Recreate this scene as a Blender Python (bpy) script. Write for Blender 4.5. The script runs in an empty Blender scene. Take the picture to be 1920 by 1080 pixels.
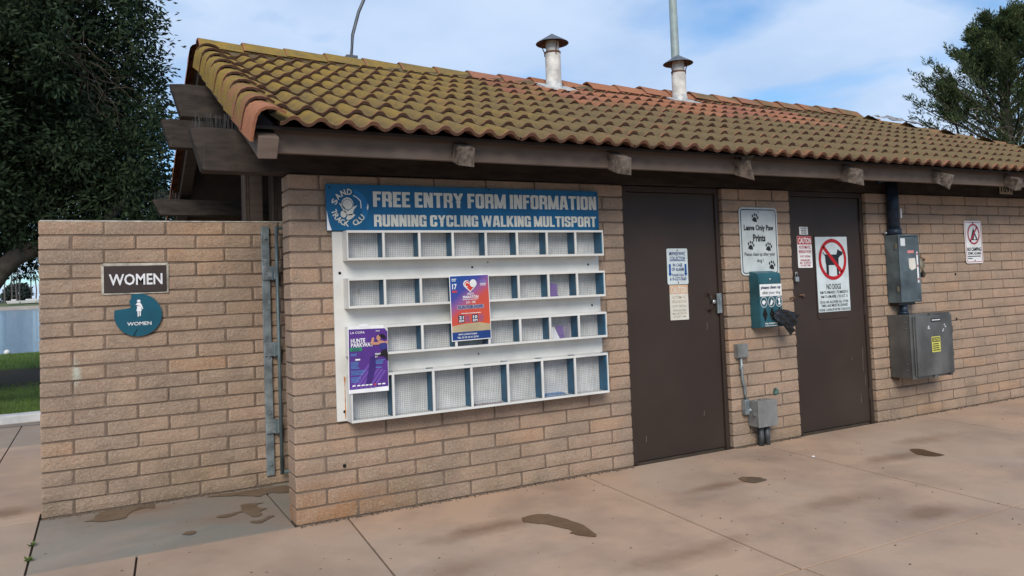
import bpy, bmesh, math, random
import numpy as np
from mathutils import Vector, Matrix
R = math.radians
rng = np.random.default_rng(7); random.seed(7)
scene = bpy.context.scene
col = scene.collection

# ------------------------------------------------------------------ camera
CAM = np.array([-1.0797, -5.012, 1.4612]); YAW, PITCH, ROLL = 0.493168, 0.0443815, -0.0386091
fw = Vector((math.sin(YAW)*math.cos(PITCH), math.cos(YAW)*math.cos(PITCH), math.sin(PITCH)))
rt = Vector((math.cos(YAW), -math.sin(YAW), 0)); up = rt.cross(fw)
rt, up = rt*math.cos(ROLL)+up*math.sin(ROLL), -rt*math.sin(ROLL)+up*math.cos(ROLL)
cd = bpy.data.cameras.new("camera"); cam = bpy.data.objects.new("camera", cd); col.objects.link(cam)
cam.matrix_world = Matrix(((rt.x, up.x, -fw.x, CAM[0]), (rt.y, up.y, -fw.y, CAM[1]), (rt.z, up.z, -fw.z, CAM[2]), (0, 0, 0, 1)))
cd.sensor_width = 36; cd.lens = 36*1450.153/1920; cd.shift_y = -69.23/1920
cd.clip_start = .05; cd.clip_end = 6000
scene.camera = cam

# ------------------------------------------------------------------ sky and sun (bright broken overcast)
SUN_EL, SUN_AZ = R(36), R(208)      # azimuth measured from +y towards +x: behind the camera, to its left
world = bpy.data.worlds.new("World"); scene.world = world; world.use_nodes = True
nt = world.node_tree; nt.nodes.clear()
def wn(t, **k):
    n = nt.nodes.new(t)
    for a, b in k.items(): setattr(n, a, b)
    return n
wout = wn('ShaderNodeOutputWorld'); wbg = wn('ShaderNodeBackground'); sky = wn('ShaderNodeTexSky', sky_type='NISHITA', sun_disc=False)
sky.sun_elevation = SUN_EL; sky.sun_rotation = SUN_AZ; sky.air_density = 1.0; sky.dust_density = .3; sky.ozone_density = 3.0
tc = wn('ShaderNodeTexCoord'); sep = wn('ShaderNodeSeparateXYZ'); nt.links.new(tc.outputs['Generated'], sep.inputs[0])
zc = wn('ShaderNodeMath', operation='MAXIMUM'); zc.inputs[1].default_value = 0.0; nt.links.new(sep.outputs['Z'], zc.inputs[0])
za = wn('ShaderNodeMath', operation='ADD'); za.inputs[1].default_value = 0.22; nt.links.new(zc.outputs[0], za.inputs[0])
cx_ = wn('ShaderNodeMath', operation='DIVIDE'); cy_ = wn('ShaderNodeMath', operation='DIVIDE')
nt.links.new(sep.outputs['X'], cx_.inputs[0]); nt.links.new(sep.outputs['Y'], cy_.inputs[0])
nt.links.new(za.outputs[0], cx_.inputs[1]); nt.links.new(za.outputs[0], cy_.inputs[1])
cmb = wn('ShaderNodeCombineXYZ'); nt.links.new(cx_.outputs[0], cmb.inputs[0]); nt.links.new(cy_.outputs[0], cmb.inputs[1]); cmb.inputs[2].default_value = 5.2
nz = wn('ShaderNodeTexNoise'); nz.inputs['Scale'].default_value = 1.9; nz.inputs['Detail'].default_value = 5; nz.inputs['Roughness'].default_value = .5; nz.inputs['Distortion'].default_value = .35
nt.links.new(cmb.outputs[0], nz.inputs['Vector'])
ramp = wn('ShaderNodeValToRGB'); ramp.color_ramp.elements[0].position = .36; ramp.color_ramp.elements[1].position = .54
ramp.color_ramp.elements[0].color = (.10, .10, .10, 1); ramp.color_ramp.elements[1].color = (.93, .93, .93, 1)
nt.links.new(nz.outputs['Fac'], ramp.inputs[0])
nz2 = wn('ShaderNodeTexNoise'); nz2.inputs['Scale'].default_value = 2.0; nz2.inputs['Detail'].default_value = 5
nt.links.new(cmb.outputs[0], nz2.inputs['Vector'])
crmp = wn('ShaderNodeValToRGB'); crmp.color_ramp.elements[0].color = (3.35, 4.45, 6.3, 1); crmp.color_ramp.elements[1].color = (5.0, 5.9, 7.3, 1)
crmp.color_ramp.elements[0].position = .3; crmp.color_ramp.elements[1].position = .7
nt.links.new(nz2.outputs['Fac'], crmp.inputs[0])
mixc = wn('ShaderNodeMix', data_type='RGBA'); nt.links.new(ramp.outputs[0], mixc.inputs[0])
tint = wn('ShaderNodeMix', data_type='RGBA', blend_type='MULTIPLY'); tint.inputs[0].default_value = 1; tint.inputs[7].default_value = (.58, .92, 1.10, 1)
nt.links.new(sky.outputs[0], tint.inputs[6]); nt.links.new(tint.outputs[2], mixc.inputs[6]); nt.links.new(crmp.outputs[0], mixc.inputs[7])
nt.links.new(mixc.outputs[2], wbg.inputs[0]); wbg.inputs[1].default_value = .10
nt.links.new(wbg.outputs[0], wout.inputs[0])
sl = bpy.data.lights.new("sun", 'SUN'); sl.energy = 2.2; sl.angle = R(28); sl.color = (1, .915, .79)
so = bpy.data.objects.new("sun", sl); col.objects.link(so)
sd = Vector((math.sin(SUN_AZ)*math.cos(SUN_EL), math.cos(SUN_AZ)*math.cos(SUN_EL), math.sin(SUN_EL)))
so.rotation_euler = (-sd).to_track_quat('-Z', 'Y').to_euler(); so.location = (-6, -8, 12)
vs = scene.view_settings; vs.view_transform = 'Standard'; vs.look = 'None'; vs.gamma = 1; vs.use_curve_mapping = False; vs.exposure = 0.52
scene.render.engine = 'CYCLES'; scene.cycles.max_bounces = 6

# ------------------------------------------------------------------ materials
class NT:
    def __init__(s, name):
        s.m = bpy.data.materials.new(name); s.m.use_nodes = True; s.t = s.m.node_tree; s.b = s.t.nodes['Principled BSDF']
        s.pos = None
    def n(s, t, **k):
        x = s.t.nodes.new(t)
        for a, b in k.items(): setattr(x, a, b)
        return x
    def l(s, a, b): s.t.links.new(a, b)
    def p(s):
        if s.pos is None: s.pos = s.n('ShaderNodeNewGeometry').outputs['Position']
        return s.pos
    def noise(s, scale, detail=4, rough=.5, vec=None, dist=0, stretch=None):
        v = vec or s.p()
        if stretch:
            mp = s.n('ShaderNodeMapping'); mp.inputs['Scale'].default_value = stretch; s.l(v, mp.inputs[0]); v = mp.outputs[0]
        x = s.n('ShaderNodeTexNoise'); x.inputs['Scale'].default_value = scale; x.inputs['Detail'].default_value = detail
        x.inputs['Roughness'].default_value = rough; x.inputs['Distortion'].default_value = dist; s.l(v, x.inputs['Vector']); return x.outputs['Fac']
    def ramp(s, fac, stops):
        x = s.n('ShaderNodeValToRGB'); e = x.color_ramp.elements
        while len(e) < len(stops): e.new(.5)
        for i, (p, c) in enumerate(stops):
            e[i].position = p; e[i].color = (c, c, c, 1) if not isinstance(c, tuple) else (*c, 1)
        s.l(fac, x.inputs[0]); return x.outputs[0]
    def mix(s, fac, a, b, mode='MIX'):
        x = s.n('ShaderNodeMix', data_type='RGBA', blend_type=mode)
        for v, i in ((fac, 0), (a, 6), (b, 7)):
            if isinstance(v, (int, float)): x.inputs[i].default_value = v
            elif isinstance(v, tuple): x.inputs[i].default_value = (*v, 1)
            else: s.l(v, x.inputs[i])
        return x.outputs[2]
    def math(s, op, a, b=0):
        x = s.n('ShaderNodeMath', operation=op)
        for v, i in ((a, 0), (b, 1)):
            if isinstance(v, (int, float)): x.inputs[i].default_value = v
            else: s.l(v, x.inputs[i])
        return x.outputs[0]
    def rand(s): return s.n('ShaderNodeObjectInfo').outputs['Random']
    def attr(s, name, kind='OBJECT'): return s.n('ShaderNodeAttribute', attribute_name=name, attribute_type=kind).outputs['Fac']
    def bump(s, h, strength=.5, dist=.005, prev=None):
        x = s.n('ShaderNodeBump'); x.inputs['Strength'].default_value = strength; x.inputs['Distance'].default_value = dist
        s.l(h, x.inputs['Height'])
        if prev: s.l(prev, x.inputs['Normal'])
        return x.outputs[0]
    def out(s, color, rough=.7, normal=None, metal=0, spec=.3):
        for v, nme in ((color, 'Base Color'), (rough, 'Roughness'), (metal, 'Metallic'), (spec, 'Specular IOR Level')):
            if isinstance(v, (int, float)): s.b.inputs[nme].default_value = v
            elif isinstance(v, tuple): s.b.inputs[nme].default_value = (*v, 1)
            else: s.l(v, s.b.inputs[nme])
        if normal: s.l(normal, s.b.inputs['Normal'])
        return s.m
def plain(name, c, rough=.6, metal=0, var=.12, scale=6, bump=0, bscale=80, spec=.3, wear=None, wear_amt=.62, wscale=9, stretch=None):
    t = NT(name); n = t.noise(scale, 5, stretch=stretch)
    d = tuple(max(0, x*(1-var*2)) for x in c); l = tuple(x*(1+var*1.4) for x in c)
    k = t.ramp(n, [(.3, d), (.7, l)])
    if wear:
        w = t.ramp(t.noise(wscale, 8, .7), [(wear_amt, 0.), (wear_amt+.05, 1.)]); k = t.mix(w, k, wear)
    nm = t.bump(t.noise(bscale, 6, .65), .6, bump) if bump else None
    return t.out(k, rough, nm, metal, spec)
M = {}
def brick_mat():
    t = NT('slump_brick'); r = t.rand()
    base = t.ramp(r, [(0, (.335, .232, .172)), (.3, (.372, .258, .188)), (.55, (.402, .272, .196)), (.8, (.350, .250, .188)), (.95, (.405, .265, .180)), (1, (.430, .262, .165))])
    n1 = t.noise(7, 5, .6); base = t.mix(t.ramp(n1, [(.35, 0.), (.7, .55)]), base, (.440, .330, .240))
    n2 = t.noise(3.2, 4); base = t.mix(t.ramp(n2, [(.42, 0.), (.68, .75)]), base, (.262, .205, .160)); base = t.mix(t.ramp(t.noise(13, 5, .7), [(.55, 0.), (.72, .6)]), base, (.235, .170, .120))
    # rust-coloured and mossy splash stains low on the wall
    sp = t.n('ShaderNodeSeparateXYZ'); t.l(t.p(), sp.inputs[0])
    low = t.ramp(sp.outputs['Z'], [(.0, 1.), (.42, 0.)])
    s1 = t.math('MULTIPLY', low, t.ramp(t.noise(2.1, 4, .6), [(.42, 0.), (.62, 1.)]))
    base = t.mix(t.math('MULTIPLY', s1, .55), base, (.175, .135, .080))
    xl = t.math('MULTIPLY', t.ramp(t.math('ABSOLUTE', t.math('SUBTRACT', sp.outputs['X'], .18)), [(.15, 1.), (.75, 0.)]), t.ramp(sp.outputs['Y'], [(.3, 1.), (.6, 0.)]))
    s2 = t.math('MULTIPLY', t.math('MULTIPLY', low, xl), t.ramp(t.noise(5.5, 4), [(.35, .2), (.6, 1.)]))
    base = t.mix(t.math('MULTIPLY', s2, .8), base, (.34, .165, .070))
    pit = t.noise(115, 5, .75); base = t.mix(t.ramp(pit, [(.32, .85), (.47, 0.)]), base, (.13, .095, .070)); base = t.mix(t.ramp(t.noise(70, 4, .7), [(.52, 0.), (.70, .55)]), base, (.52, .42, .33))
    eff = t.ramp(t.noise(9, 6, .7), [(.68, 0.), (.78, .45)]); base = t.mix(eff, base, (.47, .41, .34))
    mp = t.n('ShaderNodeMapping'); mp.vector_type = 'TEXTURE'; mp.inputs['Location'].default_value = (-1.215, 1.21, .97); mp.inputs['Scale'].default_value = (.045, .3, .13); t.l(t.p(), mp.inputs[0]); ln = t.n('ShaderNodeVectorMath', operation='LENGTH'); t.l(mp.outputs[0], ln.inputs[0])
    base = t.mix(t.ramp(t.math('ADD', t.math('MULTIPLY', ln.outputs['Value'], .4), t.math('MULTIPLY', t.noise(30, 5, .7), .7)), [(.45, .8), (.68, 0.)]), base, (.50, .52, .44))
    nm = t.bump(t.noise(42, 6, .72), .9, .014); nm = t.bump(pit, .7, .005, nm)
    return t.out(base, .93, nm, spec=.12)
M['brick'] = brick_mat()
M['mortar'] = plain('mortar', (.160, .118, .092), .95, bump=.004, bscale=120, spec=.1)
M['pale_mortar'] = plain('pale_mortar', (.43, .40, .35), .95, bump=.006, bscale=70, spec=.1, var=.2, scale=14)
def tile_mat():
    t = NT('roof_tile'); r = t.rand(); moss = t.attr('moss'); hue = t.attr('hue'); lip = t.attr('lip', 'GEOMETRY'); grime = t.attr('grime')
    terra = t.ramp(r, [(0, (.335, .135, .072)), (.35, (.405, .175, .098)), (.7, (.365, .165, .105)), (1, (.300, .112, .080))])
    terra = t.mix(t.ramp(t.noise(16, 5, .7), [(.4, 0.), (.7, .6)]), terra, (.235, .120, .080))
    mc = t.mix(hue, (.195, .138, .074), (.340, .220, .048))
    mc = t.mix(t.ramp(t.noise(9, 5, .6), [(.35, 0.), (.7, .75)]), mc, (.165, .128, .068))
    mc = t.mix(t.ramp(t.noise(60, 4, .6), [(.5, 0.), (.72, .7)]), mc, (.110, .084, .046))
    f = t.math('ADD', t.math('MULTIPLY', t.noise(5, 6, .68), .9), t.math('SUBTRACT', moss, .62))
    f = t.math('SUBTRACT', f, t.math('MULTIPLY', lip, .75))
    f = t.ramp(f, [(.20, 0.), (.40, 1.)])
    c = t.mix(f, terra, mc)
    pan = t.attr('pan', 'GEOMETRY'); c = t.mix(t.math('MULTIPLY', t.math('MULTIPLY', pan, t.ramp(t.noise(13, 5, .7), [(.3, .25), (.65, .85)])), .75), c, (.105, .078, .050))  # debris in the pans, with some of the valley shade painted in
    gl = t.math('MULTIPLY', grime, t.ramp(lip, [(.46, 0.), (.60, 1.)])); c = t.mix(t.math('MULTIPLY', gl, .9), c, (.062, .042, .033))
    g = t.ramp(t.noise(22, 5, .7), [(.6, 0.), (.75, .5)]); c = t.mix(t.math('MULTIPLY', g, t.math('SUBTRACT', 1, moss)), c, (.16, .105, .08))
    nm = t.bump(t.noise(90, 6, .7), .9, .009); nm = t.bump(t.noise(24, 5, .65), .6, .012, nm)
    return t.out(c, .97, nm, spec=.05)
M['tile'] = tile_mat()
M['tile_under'] = plain('tile_debris', (.125, .098, .058), .98, bump=.006, bscale=60, spec=.05)
M['brown_wood'] = plain('brown_painted_wood', (.050, .037, .030), .62, var=.12, scale=4, bump=.0035, bscale=14, spec=.25, wear=(.15, .13, .115), wear_amt=.76, wscale=7, stretch=(1, 8, 8))
M['worn_wood'] = plain('weathered_brown_wood', (.042, .033, .028), .75, var=.22, scale=5, bump=.010, bscale=9, spec=.2, wear=(.20, .17, .145), wear_amt=.72, wscale=12, stretch=(1.2, 5, 5))
M['fascia'] = plain('lightened_fascia_paint', (.135, .100, .080), .65, var=.10, scale=3, bump=.003, bscale=16, spec=.25, stretch=(1, 6, 6))  # brown paint lightened to offset the shade under the tile overhang
M['tail_wood'] = plain('greyed_rafter_end', (.130, .104, .086), .85, var=.3, scale=9, bump=.012, bscale=14, spec=.15, wear=(.34, .31, .28), wear_amt=.62, wscale=16, stretch=(3, 3, 3))
M['dark_wood'] = plain('dark_brown_siding', (.030, .023, .020), .7, bump=.003, bscale=20)
M['door'] = plain('brown_door_paint', (.037, .0245, .019), .5, var=.10, scale=1.6, bump=.0012, bscale=50, spec=.32)
STAINS = [(1.0, -.72, .55, .16, .75), (.55, -1.25, .30, .22, .55), (1.75, -1.75, .55, .16, .6), (1.05, -2.1, .5, .2, .55), (2.75, -.82, .42, .10, .7), (3.0, -1.55, .6, .16, .5), (4.45, -1.0, .5, .14, .7), (5.2, -.75, .5, .16, .5), (3.3, -2.0, .35, .14, .65), (5.6, -1.6, .7, .25, .55), (-.45, .45, .5, .2, .35), (-1.7, 1.55, .35, .22, .8), (-.9, 1.02, .5, .12, .5)]
def concrete(name, c1, c2):
    t = NT(name); r = t.rand(); pk = t.attr('grey')
    a = t.mix(pk, c1, c2)
    a = t.mix(t.ramp(t.noise(1.3, 6, .62), [(.34, .75), (.60, 0.)]), a, (.270, .190, .145))
    a = t.mix(t.ramp(t.noise(.55, 5, .6, dist=.6), [(.50, 0.), (.72, .55)]), a, (.430, .350, .280))
    a = t.mix(t.ramp(t.noise(3.8, 7, .7), [(.62, 0.), (.74, .5)]), a, (.255, .185, .140))
    a = t.mix(t.ramp(t.noise(48, 5, .7), [(.64, 0.), (.72, .45)]), a, (.15, .11, .085))
    a = t.mix(t.math('MULTIPLY', t.ramp(r, [(0, .0), (1, .28)]), .7), a, (.33, .25, .20))
    wob = t.noise(5.5, 5, .65); wob2 = t.noise(1.9, 4, .6)
    for (bx_, by_, rx_, ry_, k_) in STAINS:
        mp = t.n('ShaderNodeMapping'); mp.vector_type = 'TEXTURE'; mp.inputs['Location'].default_value = (bx_, by_, 0); mp.inputs['Scale'].default_value = (rx_, ry_, 50); t.l(t.p(), mp.inputs[0])
        ln = t.n('ShaderNodeVectorMath', operation='LENGTH'); t.l(mp.outputs[0], ln.inputs[0])
        d_ = t.math('ADD', ln.outputs['Value'], t.math('ADD', t.math('MULTIPLY', wob, 1.1), t.math('MULTIPLY', wob2, 1.3)))
        a = t.mix(t.ramp(t.math('MULTIPLY', d_, .4), [(.56, k_), (.86, 0.)]), a, (.200, .120, .074))
    rg = t.ramp(t.noise(1.3, 6, .62), [(.34, .55), (.55, .9)])
    nm = t.bump(t.noise(130, 6, .75), .5, .0028); nm = t.bump(t.noise(6, 5, .6), .4, .006, nm)
    return t.out(a, rg, nm, spec=.25)
M['concrete'] = concrete('tan_concrete', (.475, .322, .220), (.178, .178, .152))
M['joint'] = plain('joint_dirt', (.060, .045, .034), .98, bump=.01, bscale=60)
M['kerb'] = plain('kerb_concrete', (.50, .50, .50), .9, bump=.004, bscale=60)
M['soil'] = plain('bare_ground', (.095, .075, .050), .98, scale=.6, var=.2, bump=.02, bscale=20)
def lawn_mat():
    t = NT('lawn'); c = t.ramp(t.noise(1.4, 6, .6), [(.3, (.062, .105, .020)), (.6, (.100, .155, .030)), (.8, (.135, .170, .045))])
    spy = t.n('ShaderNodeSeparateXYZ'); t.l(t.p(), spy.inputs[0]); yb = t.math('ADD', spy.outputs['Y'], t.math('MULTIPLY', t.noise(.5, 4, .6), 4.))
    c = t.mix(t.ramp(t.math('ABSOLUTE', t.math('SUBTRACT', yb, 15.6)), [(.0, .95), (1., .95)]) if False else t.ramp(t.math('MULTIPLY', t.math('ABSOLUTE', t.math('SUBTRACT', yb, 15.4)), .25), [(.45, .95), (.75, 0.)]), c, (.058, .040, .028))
    return t.out(c, .95, t.bump(t.noise(60, 5, .7), 1, .03), spec=.1)
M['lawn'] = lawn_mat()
M['blade'] = plain('grass_blades', (.082, .135, .026), .8, var=.25, scale=3)
def water_mat():
    t = NT('bay_water'); nm = t.bump(t.noise(.8, 6, .65, stretch=(.35, 1.6, 1)), .9, .35)
    return t.out((.045, .095, .150), .10, nm, spec=.5)
M['water'] = water_mat()
M['white'] = plain('white_paint', (.61, .605, .58), .55, var=.06, scale=5, bump=.0012, bscale=40, wear=(.36, .33, .28), wear_amt=.725, wscale=13)
M['chipped'] = plain('chipped_white_paint', (.62, .62, .60), .55, var=.06, scale=5, bump=.002, bscale=40, wear=(.16, .12, .09), wear_amt=.665, wscale=26)
M['rack_back'] = plain('dusty_white_panel', (.64, .645, .64), .65, var=.10, scale=8, wear=(.36, .35, .33), wear_amt=.64, wscale=6)
M['rack_blue'] = plain('blue_painted_divider', (.014, .105, .200), .5, var=.15, scale=10)
M['wire'] = plain('grey_wire', (.105, .110, .115), .5, .5)
M['galv'] = plain('galvanised_steel', (.27, .31, .325), .45, .55, var=.22, scale=12, bump=.001, bscale=40, wear=(.44, .47, .49), wear_amt=.60, wscale=5)
M['gate_tube'] = plain('grey_green_tube', (.14, .185, .20), .5, .3, var=.2)
M['zinc'] = plain('shiny_fitting', (.50, .52, .53), .28, .85, var=.15)
M['black'] = plain('black_plastic', (.012, .012, .013), .35, spec=.5)
M['bag'] = plain('black_bag_film', (.009, .009, .010), .30, var=.3, bump=.012, bscale=30, spec=.45)
M['hole'] = plain('dark_hole', (.008, .008, .008), .9)
M['vent'] = plain('chalky_vent_pipe', (.62, .60, .56), .9, var=.16, scale=10, bump=.002, bscale=30, wear=(.36, .34, .31), wear_amt=.63, wscale=8)
M['vent_cap'] = plain('oxidised_cap', (.17, .185, .205), .55, .6, var=.2, scale=9)
M['rust'] = plain('rusty_steel', (.155, .085, .060), .8, .3, var=.3, scale=20)
M['flash'] = plain('metal_flashing', (.50, .50, .49), .6, .15, var=.2, scale=18)
M['pole'] = plain('grey_green_pole', (.27, .32, .31), .55, .1, var=.08)
M['goose'] = plain('dark_grey_pipe', (.105, .115, .13), .5, .3)
M['panel'] = plain('weathered_steel_panel', (.150, .152, .148), .42, .55, var=.24, scale=4, bump=.0008, bscale=30, wear=(.33, .345, .35), wear_amt=.70, wscale=5, stretch=(1, 1, .6))
M['panel2'] = plain('blue_grey_enamel', (.105, .135, .150), .4, .25, var=.25, scale=5, wear=(.24, .26, .27), wear_amt=.66, wscale=8)
M['box_grey'] = plain('grey_enamel_box', (.225, .228, .222), .5, .25, var=.14, scale=7, wear=(.36, .36, .35), wear_amt=.70, wscale=9)
M['conduit_blue'] = plain('dark_blue_conduit', (.022, .036, .060), .45, .2, var=.3, scale=10, wear=(.09, .10, .11), wear_amt=.66)
M['handle'] = plain('khaki_lever', (.185, .165, .120), .55, .2)
M['green_box'] = plain('teal_green_enamel', (.022, .098, .128), .42, .1, var=.14, scale=6, spec=.4)
M['ficus_leaf'] = None
def leaf_mat(name, stops, scale, trans=.15):
    t = NT(name); c = t.ramp(t.noise(scale, 4, .7), stops)
    fine = t.noise(scale*14, 2); c = t.mix(t.ramp(fine, [(.42, 0.), (.7, .5)]), c, tuple(min(1, x*1.9) for x in stops[-1][1]))
    m = t.out(c, .65, spec=.12)
    tr = t.n('ShaderNodeBsdfTranslucent'); t.l(c, tr.inputs['Color']); mx = t.n('ShaderNodeMixShader'); mx.inputs[0].default_value = trans
    o = t.t.nodes['Material Output']; t.l(t.b.outputs[0], mx.inputs[1]); t.l(tr.outputs[0], mx.inputs[2]); t.l(mx.outputs[0], o.inputs[0]); return m
M['ficus_leaf'] = leaf_mat('ficus_leaf', [(.3, (.011, .020, .010)), (.55, (.019, .033, .016)), (.75, (.035, .050, .023))], 1.3, .10)
M['cypress_leaf'] = leaf_mat('cypress_leaf', [(.3, (.030, .052, .022)), (.55, (.052, .078, .032)), (.78, (.092, .100, .042))], 1.1, .12)
M['far_leaf'] = plain('far_foliage', (.060, .080, .066), .9, var=.25, scale=.25)
M['bark'] = plain('grey_bark', (.062, .053, .043), .95, var=.25, scale=6, bump=.03, bscale=12)
M['dead_twig'] = plain('dead_twig', (.20, .165, .125), .95, var=.2)
M['far_trunk'] = plain('far_palm_trunk', (.12, .105, .095), .95)
M['weed'] = plain('weed_leaf', (.10, .15, .035), .8, var=.25, scale=30)
M['litter'] = plain('dirt_crumb', (.105, .078, .055), .95, var=.4, scale=30)
def wet_mat():
    t = NT('muddy_puddle'); n = t.noise(9, 4); return t.out(t.ramp(n, [(.3, (.105, .060, .032)), (.7, (.150, .090, .050))]), .16, None, spec=.5)
M['wet'] = wet_mat()
M['damp'] = plain('damp_concrete', (.140, .098, .064), .35, var=.15, scale=7, spec=.4)
# print colours
PC = dict(sign_blue=(.004, .098, .225), logo_blue=(.010, .145, .355), cream=(.62, .60, .53), print_white=(.72, .73, .73), print_black=(.015, .017, .020), plate_brown=(.042, .030, .027),
          ltr_white=(.72, .72, .75), disc_blue=(.006, .080, .125), red=(.42, .012, .018), pink_red=(.40, .035, .065), faded=(.62, .60, .54), faded_orange=(.60, .38, .24), faded_text=(.47, .41, .31),
          navy=(.012, .045, .19), arrow_blue=(.008, .075, .30), sign_pale=(.56, .63, .65), sign_grey=(.50, .545, .55), purple=(.085, .030, .215), deep_purple=(.045, .020, .150), paper=(.74, .745, .76),
          text_blue=(.10, .26, .55), green_tag=(.02, .25, .10), skin=(.50, .25, .16), hair=(.012, .010, .012), cloth_blue=(.035, .04, .19), yellow=(.58, .55, .12), tape_red=(.38, .07, .08), pink=(.60, .22, .22),
          sticker=(.55, .58, .60), sand=(.42, .34, .21), heart=(.55, .045, .03), brochure=(.30, .27, .34), lilac=(.20, .13, .34), plate_cream=(.40, .37, .29), violet=(.14, .07, .33), navy2=(.020, .030, .085))
for k, c in PC.items(): M[k] = plain(k, c, .5, var=.07, scale=9, spec=.3)

# ------------------------------------------------------------------ geometry helpers
ORG = {}
def tag(o, label=None, cat=None, group=None, kind=None):
    for k, v in (('label', label), ('category', cat), ('group', group), ('kind', kind)):
        if v: o[k] = v
    return o
def empty(name, loc, label=None, cat=None, group=None, parent=None):
    o = bpy.data.objects.new(name, None); col.objects.link(o); o.empty_display_size = .1
    if parent:
        o.parent = parent; o.location = Vector(loc)-ORG[parent]
    else: o.location = loc
    ORG[o] = Vector(loc); return tag(o, label, cat, group)
def link_mesh(name, me, mat, parent=None, loc=None):
    o = bpy.data.objects.new(name, me); col.objects.link(o)
    if mat is not None and not me.materials: me.materials.append(M[mat] if isinstance(mat, str) else mat)
    if parent: o.parent = parent
    ORG[o] = Vector(ORG[parent]) if parent else Vector((0, 0, 0))
    if loc is not None:
        o.location = Vector(loc)-(ORG[parent] if parent else Vector((0, 0, 0))); ORG[o] = Vector(loc)
    return o
class MB:
    def __init__(s): s.v = []; s.f = []
    def add(s, vs, fs):
        k = len(s.v); s.v += [tuple(p) for p in vs]; s.f += [tuple(i+k for i in f) for f in fs]; return s
    def hexa(s, p): return s.add(p, [(0, 3, 2, 1), (4, 5, 6, 7), (0, 1, 5, 4), (1, 2, 6, 5), (2, 3, 7, 6), (3, 0, 4, 7)])
    def box(s, x0, x1, y0, y1, z0, z1): return s.hexa([(x0, y0, z0), (x1, y0, z0), (x1, y1, z0), (x0, y1, z0), (x0, y0, z1), (x1, y0, z1), (x1, y1, z1), (x0, y1, z1)])
    def prism(s, poly, y0, y1):      # poly in (x, z)
        n = len(poly); return s.add([(x, y0, z) for x, z in poly]+[(x, y1, z) for x, z in poly],
            [tuple(range(n))]+[tuple(range(2*n-1, n-1, -1))]+[(i, n+i, n+(i+1) % n, (i+1) % n) for i in range(n)])
    def prismx(s, poly, x0, x1):     # poly in (y, z)
        n = len(poly); return s.add([(x0, y, z) for y, z in poly]+[(x1, y, z) for y, z in poly],
            [tuple(range(n-1, -1, -1))]+[tuple(range(n, 2*n))]+[(i, (i+1) % n, n+(i+1) % n, n+i) for i in range(n)])
    def tube(s, pts, r, n=8, cap=True):
        pts = [Vector(p) for p in pts]; rs = r if isinstance(r, (list, tuple)) else [r]*len(pts); rings = []
        k = len(s.v)
        for i, p in enumerate(pts):
            t = (pts[min(i+1, len(pts)-1)]-pts[max(i-1, 0)]).normalized()
            a = t.cross(Vector((0, 0, 1)))
            if a.length < .05: a = t.cross(Vector((0, 1, 0)))
            a.normalize(); b = t.cross(a)
            for j in range(n): s.v.append(tuple(p+(a*math.cos(2*math.pi*j/n)+b*math.sin(2*math.pi*j/n))*rs[i]))
        for i in range(len(pts)-1):
            for j in range(n): s.f.append((k+i*n+j, k+(i+1)*n+j, k+(i+1)*n+(j+1) % n, k+i*n+(j+1) % n))
        if cap:
            s.f.append(tuple(k+j for j in range(n))); s.f.append(tuple(k+(len(pts)-1)*n+j for j in range(n-1, -1, -1)))
        return s
    def lathe(s, prof, c, n=24):     # prof (r, z) about vertical axis at c
        k = len(s.v)
        for r, z in prof:
            for j in range(n): s.v.append((c[0]+r*math.cos(2*math.pi*j/n), c[1]+r*math.sin(2*math.pi*j/n), c[2]+z))
        for i in range(len(prof)-1):
            for j in range(n): s.f.append((k+i*n+j, k+i*n+(j+1) % n, k+(i+1)*n+(j+1) % n, k+(i+1)*n+j))
        return s
    def mesh(s, name, org=(0, 0, 0), smooth=False, bevel=0, jit=0):
        me = bpy.data.meshes.new(name); o = Vector(org)
        me.from_pydata([tuple(Vector(p)-o) for p in s.v], [], s.f)
        if bevel or jit:
            bm = bmesh.new(); bm.from_mesh(me); bmesh.ops.recalc_face_normals(bm, faces=bm.faces)
            if bevel: bmesh.ops.bevel(bm, geom=[e for e in bm.edges if len(e.link_faces) == 2 and e.calc_face_angle(0) > .5], offset=bevel, segments=2, affect='EDGES', profile=.6, clamp_overlap=True)
            if jit:
                for v in bm.verts: v.co += Vector((random.uniform(-jit, jit), random.uniform(-jit, jit), random.uniform(-jit, jit)))
            bm.to_mesh(me); bm.free()
        else:
            bm = bmesh.new(); bm.from_mesh(me); bmesh.ops.recalc_face_normals(bm, faces=bm.faces); bm.to_mesh(me); bm.free()
        if smooth: me.shade_smooth()
        return me
    def build(s, name, mat, parent=None, smooth=False, bevel=0, jit=0):
        org = ORG[parent] if parent else Vector((0, 0, 0))
        return link_mesh(name, s.mesh(name, org, smooth, bevel, jit), mat, parent)
def top(name, mb, mat, label, cat, group=None, **k):       # a thing that is one mesh, its origin at its base
    v = np.array(mb.v); c = Vector(((v[:, 0].min()+v[:, 0].max())/2, (v[:, 1].min()+v[:, 1].max())/2, v[:, 2].min()))
    o = link_mesh(name, mb.mesh(name, c, **k), mat); o.location = c; ORG[o] = c
    return tag(o, label, cat, group)
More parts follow.
